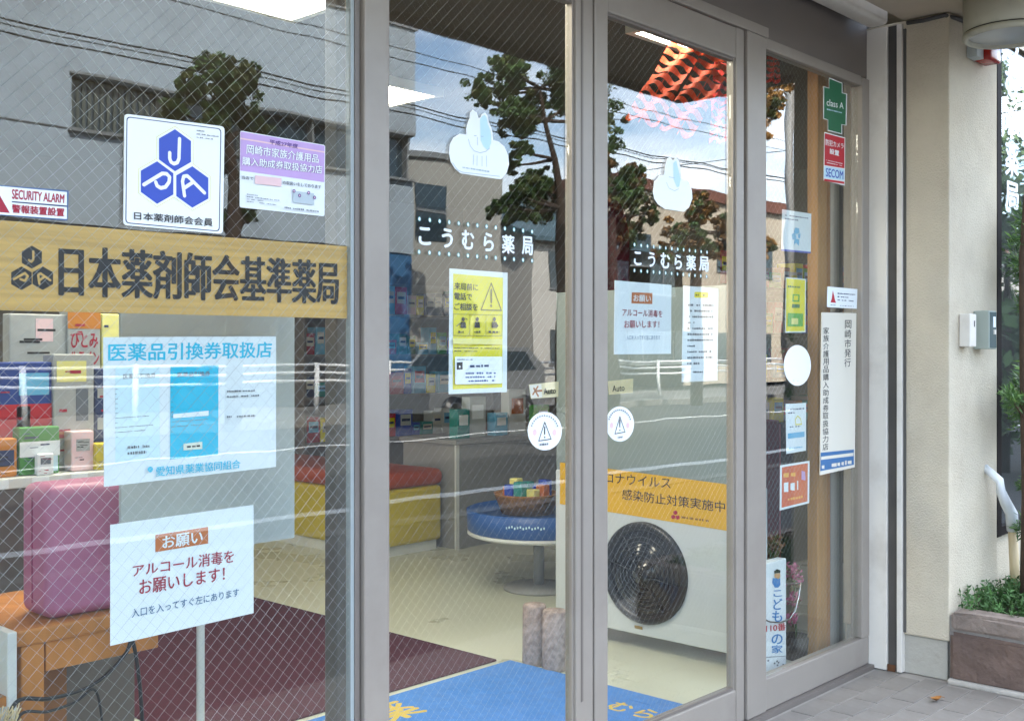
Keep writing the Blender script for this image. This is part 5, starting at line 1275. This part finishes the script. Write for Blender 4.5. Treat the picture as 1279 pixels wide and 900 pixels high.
tt = thing('street_tree', (44.5, -14.6, .03), 'tall broad tree rising behind the far guard rail down the street', 'tree')
rnd = random.Random(77); mbt = MB().tube([(44.5, -14.6, .03), (44.6, -14.6, 4), (44.4, -14.5, 8), (44.6, -14.6, 11)], [.3, .24, .16, .05], 10); mbc = MB()
for k in range(70):
    a_ = rnd.uniform(0, 6.28); h_ = rnd.uniform(5.5, 12.5); r_ = rnd.uniform(0, 2.6) * (1 - abs(h_ - 8.5) / 6); c_ = Vector((44.5 + r_ * math.cos(a_), -14.6 + r_ * math.sin(a_), h_)); leafcloud(mbc, c_, rnd.uniform(.3, .7), 50, .12, rnd)
    if k % 3 == 0: mbt.tube([(44.5, -14.55, min(10, h_ - .8)), c_], [.06, .015], 5)
mbt.build('trunk', BARK, tt); mbc.build('crown', LG, tt)
# utility poles and wires
PC = mat('pole_concrete', '8f8d88', .85, 0, .06, 2)
poles = []
for lab, (x, yy) in (('grey concrete utility pole beyond the autumn trees', (M(986, 200, 14.6).x, -14.6)), ('grey concrete utility pole standing at the far kerb near the office block', (-6.0, -14.6)), ('grey concrete utility pole on the near pavement down the street', (40, -4.9))):
    t = thing('utility_pole', (x, yy, -.01), lab, 'pole')
    MB().tube([(x, yy, -.05), (x, yy, 11.5)], [.19, .13], 14).build('shaft', PC, t)
    for z in (10.9, 10.1): MB().box((x - .05, yy - .8, z), (x + .05, yy + .8, z + .08)).build('crossarm', BFR, t)
    for dy in (-.7, 0, .7): MB().lathe([(.03, 10.985), (.05, 11.0), (.03, 11.1)], (x, yy + dy, 0), 'Z', 8).build('insulator', MWHITE, t)
    poles.append((x, yy))
WM = mat('black_cable', '141414', .6)
def wire(label, a, b, sag, r=.022):
    a, b = Vector(a), Vector(b)
    MB().tube([a.lerp(b, i / 24) + Vector((0, 0, -sag * 4 * (i / 24) * (1 - i / 24))) for i in range(25)], r, 5).build('overhead_wire', WM, None, label, 'wire')
xp, xq = poles[1][0], poles[0][0]
for lab, (u, v), z2, sg, r in (('thick twin overhead cable above the far pavement', (222, 62), None, .25, .016), ('thin cable just under the thick twin cable', (222, 66), None, .32, .010), ('upper overhead wire over the far kerb', (340, 28), None, .2, .011), ('overhead wire crossing the sky beside the office roof', (530, 62), None, .3, .010), ('lower telephone cable along the far kerb', (540, 142), None, .35, .016)):
    p = M(u, v, 14.7)
    wire(lab, (xp, -14.7, p.z + sg * .6), (xq, -14.7, p.z + sg * .6), sg, r)
wire('overhead wire slanting across the street to the near pole', (M(757, 225, 14.6).x - 4, -14.6, 8.2), (40, -4.9, 10.9), .3, .018)
wire('service wire slanting from the near pole to the houses', (40, -4.9, 10.1), (33, -23, 7.9), .3, .014)
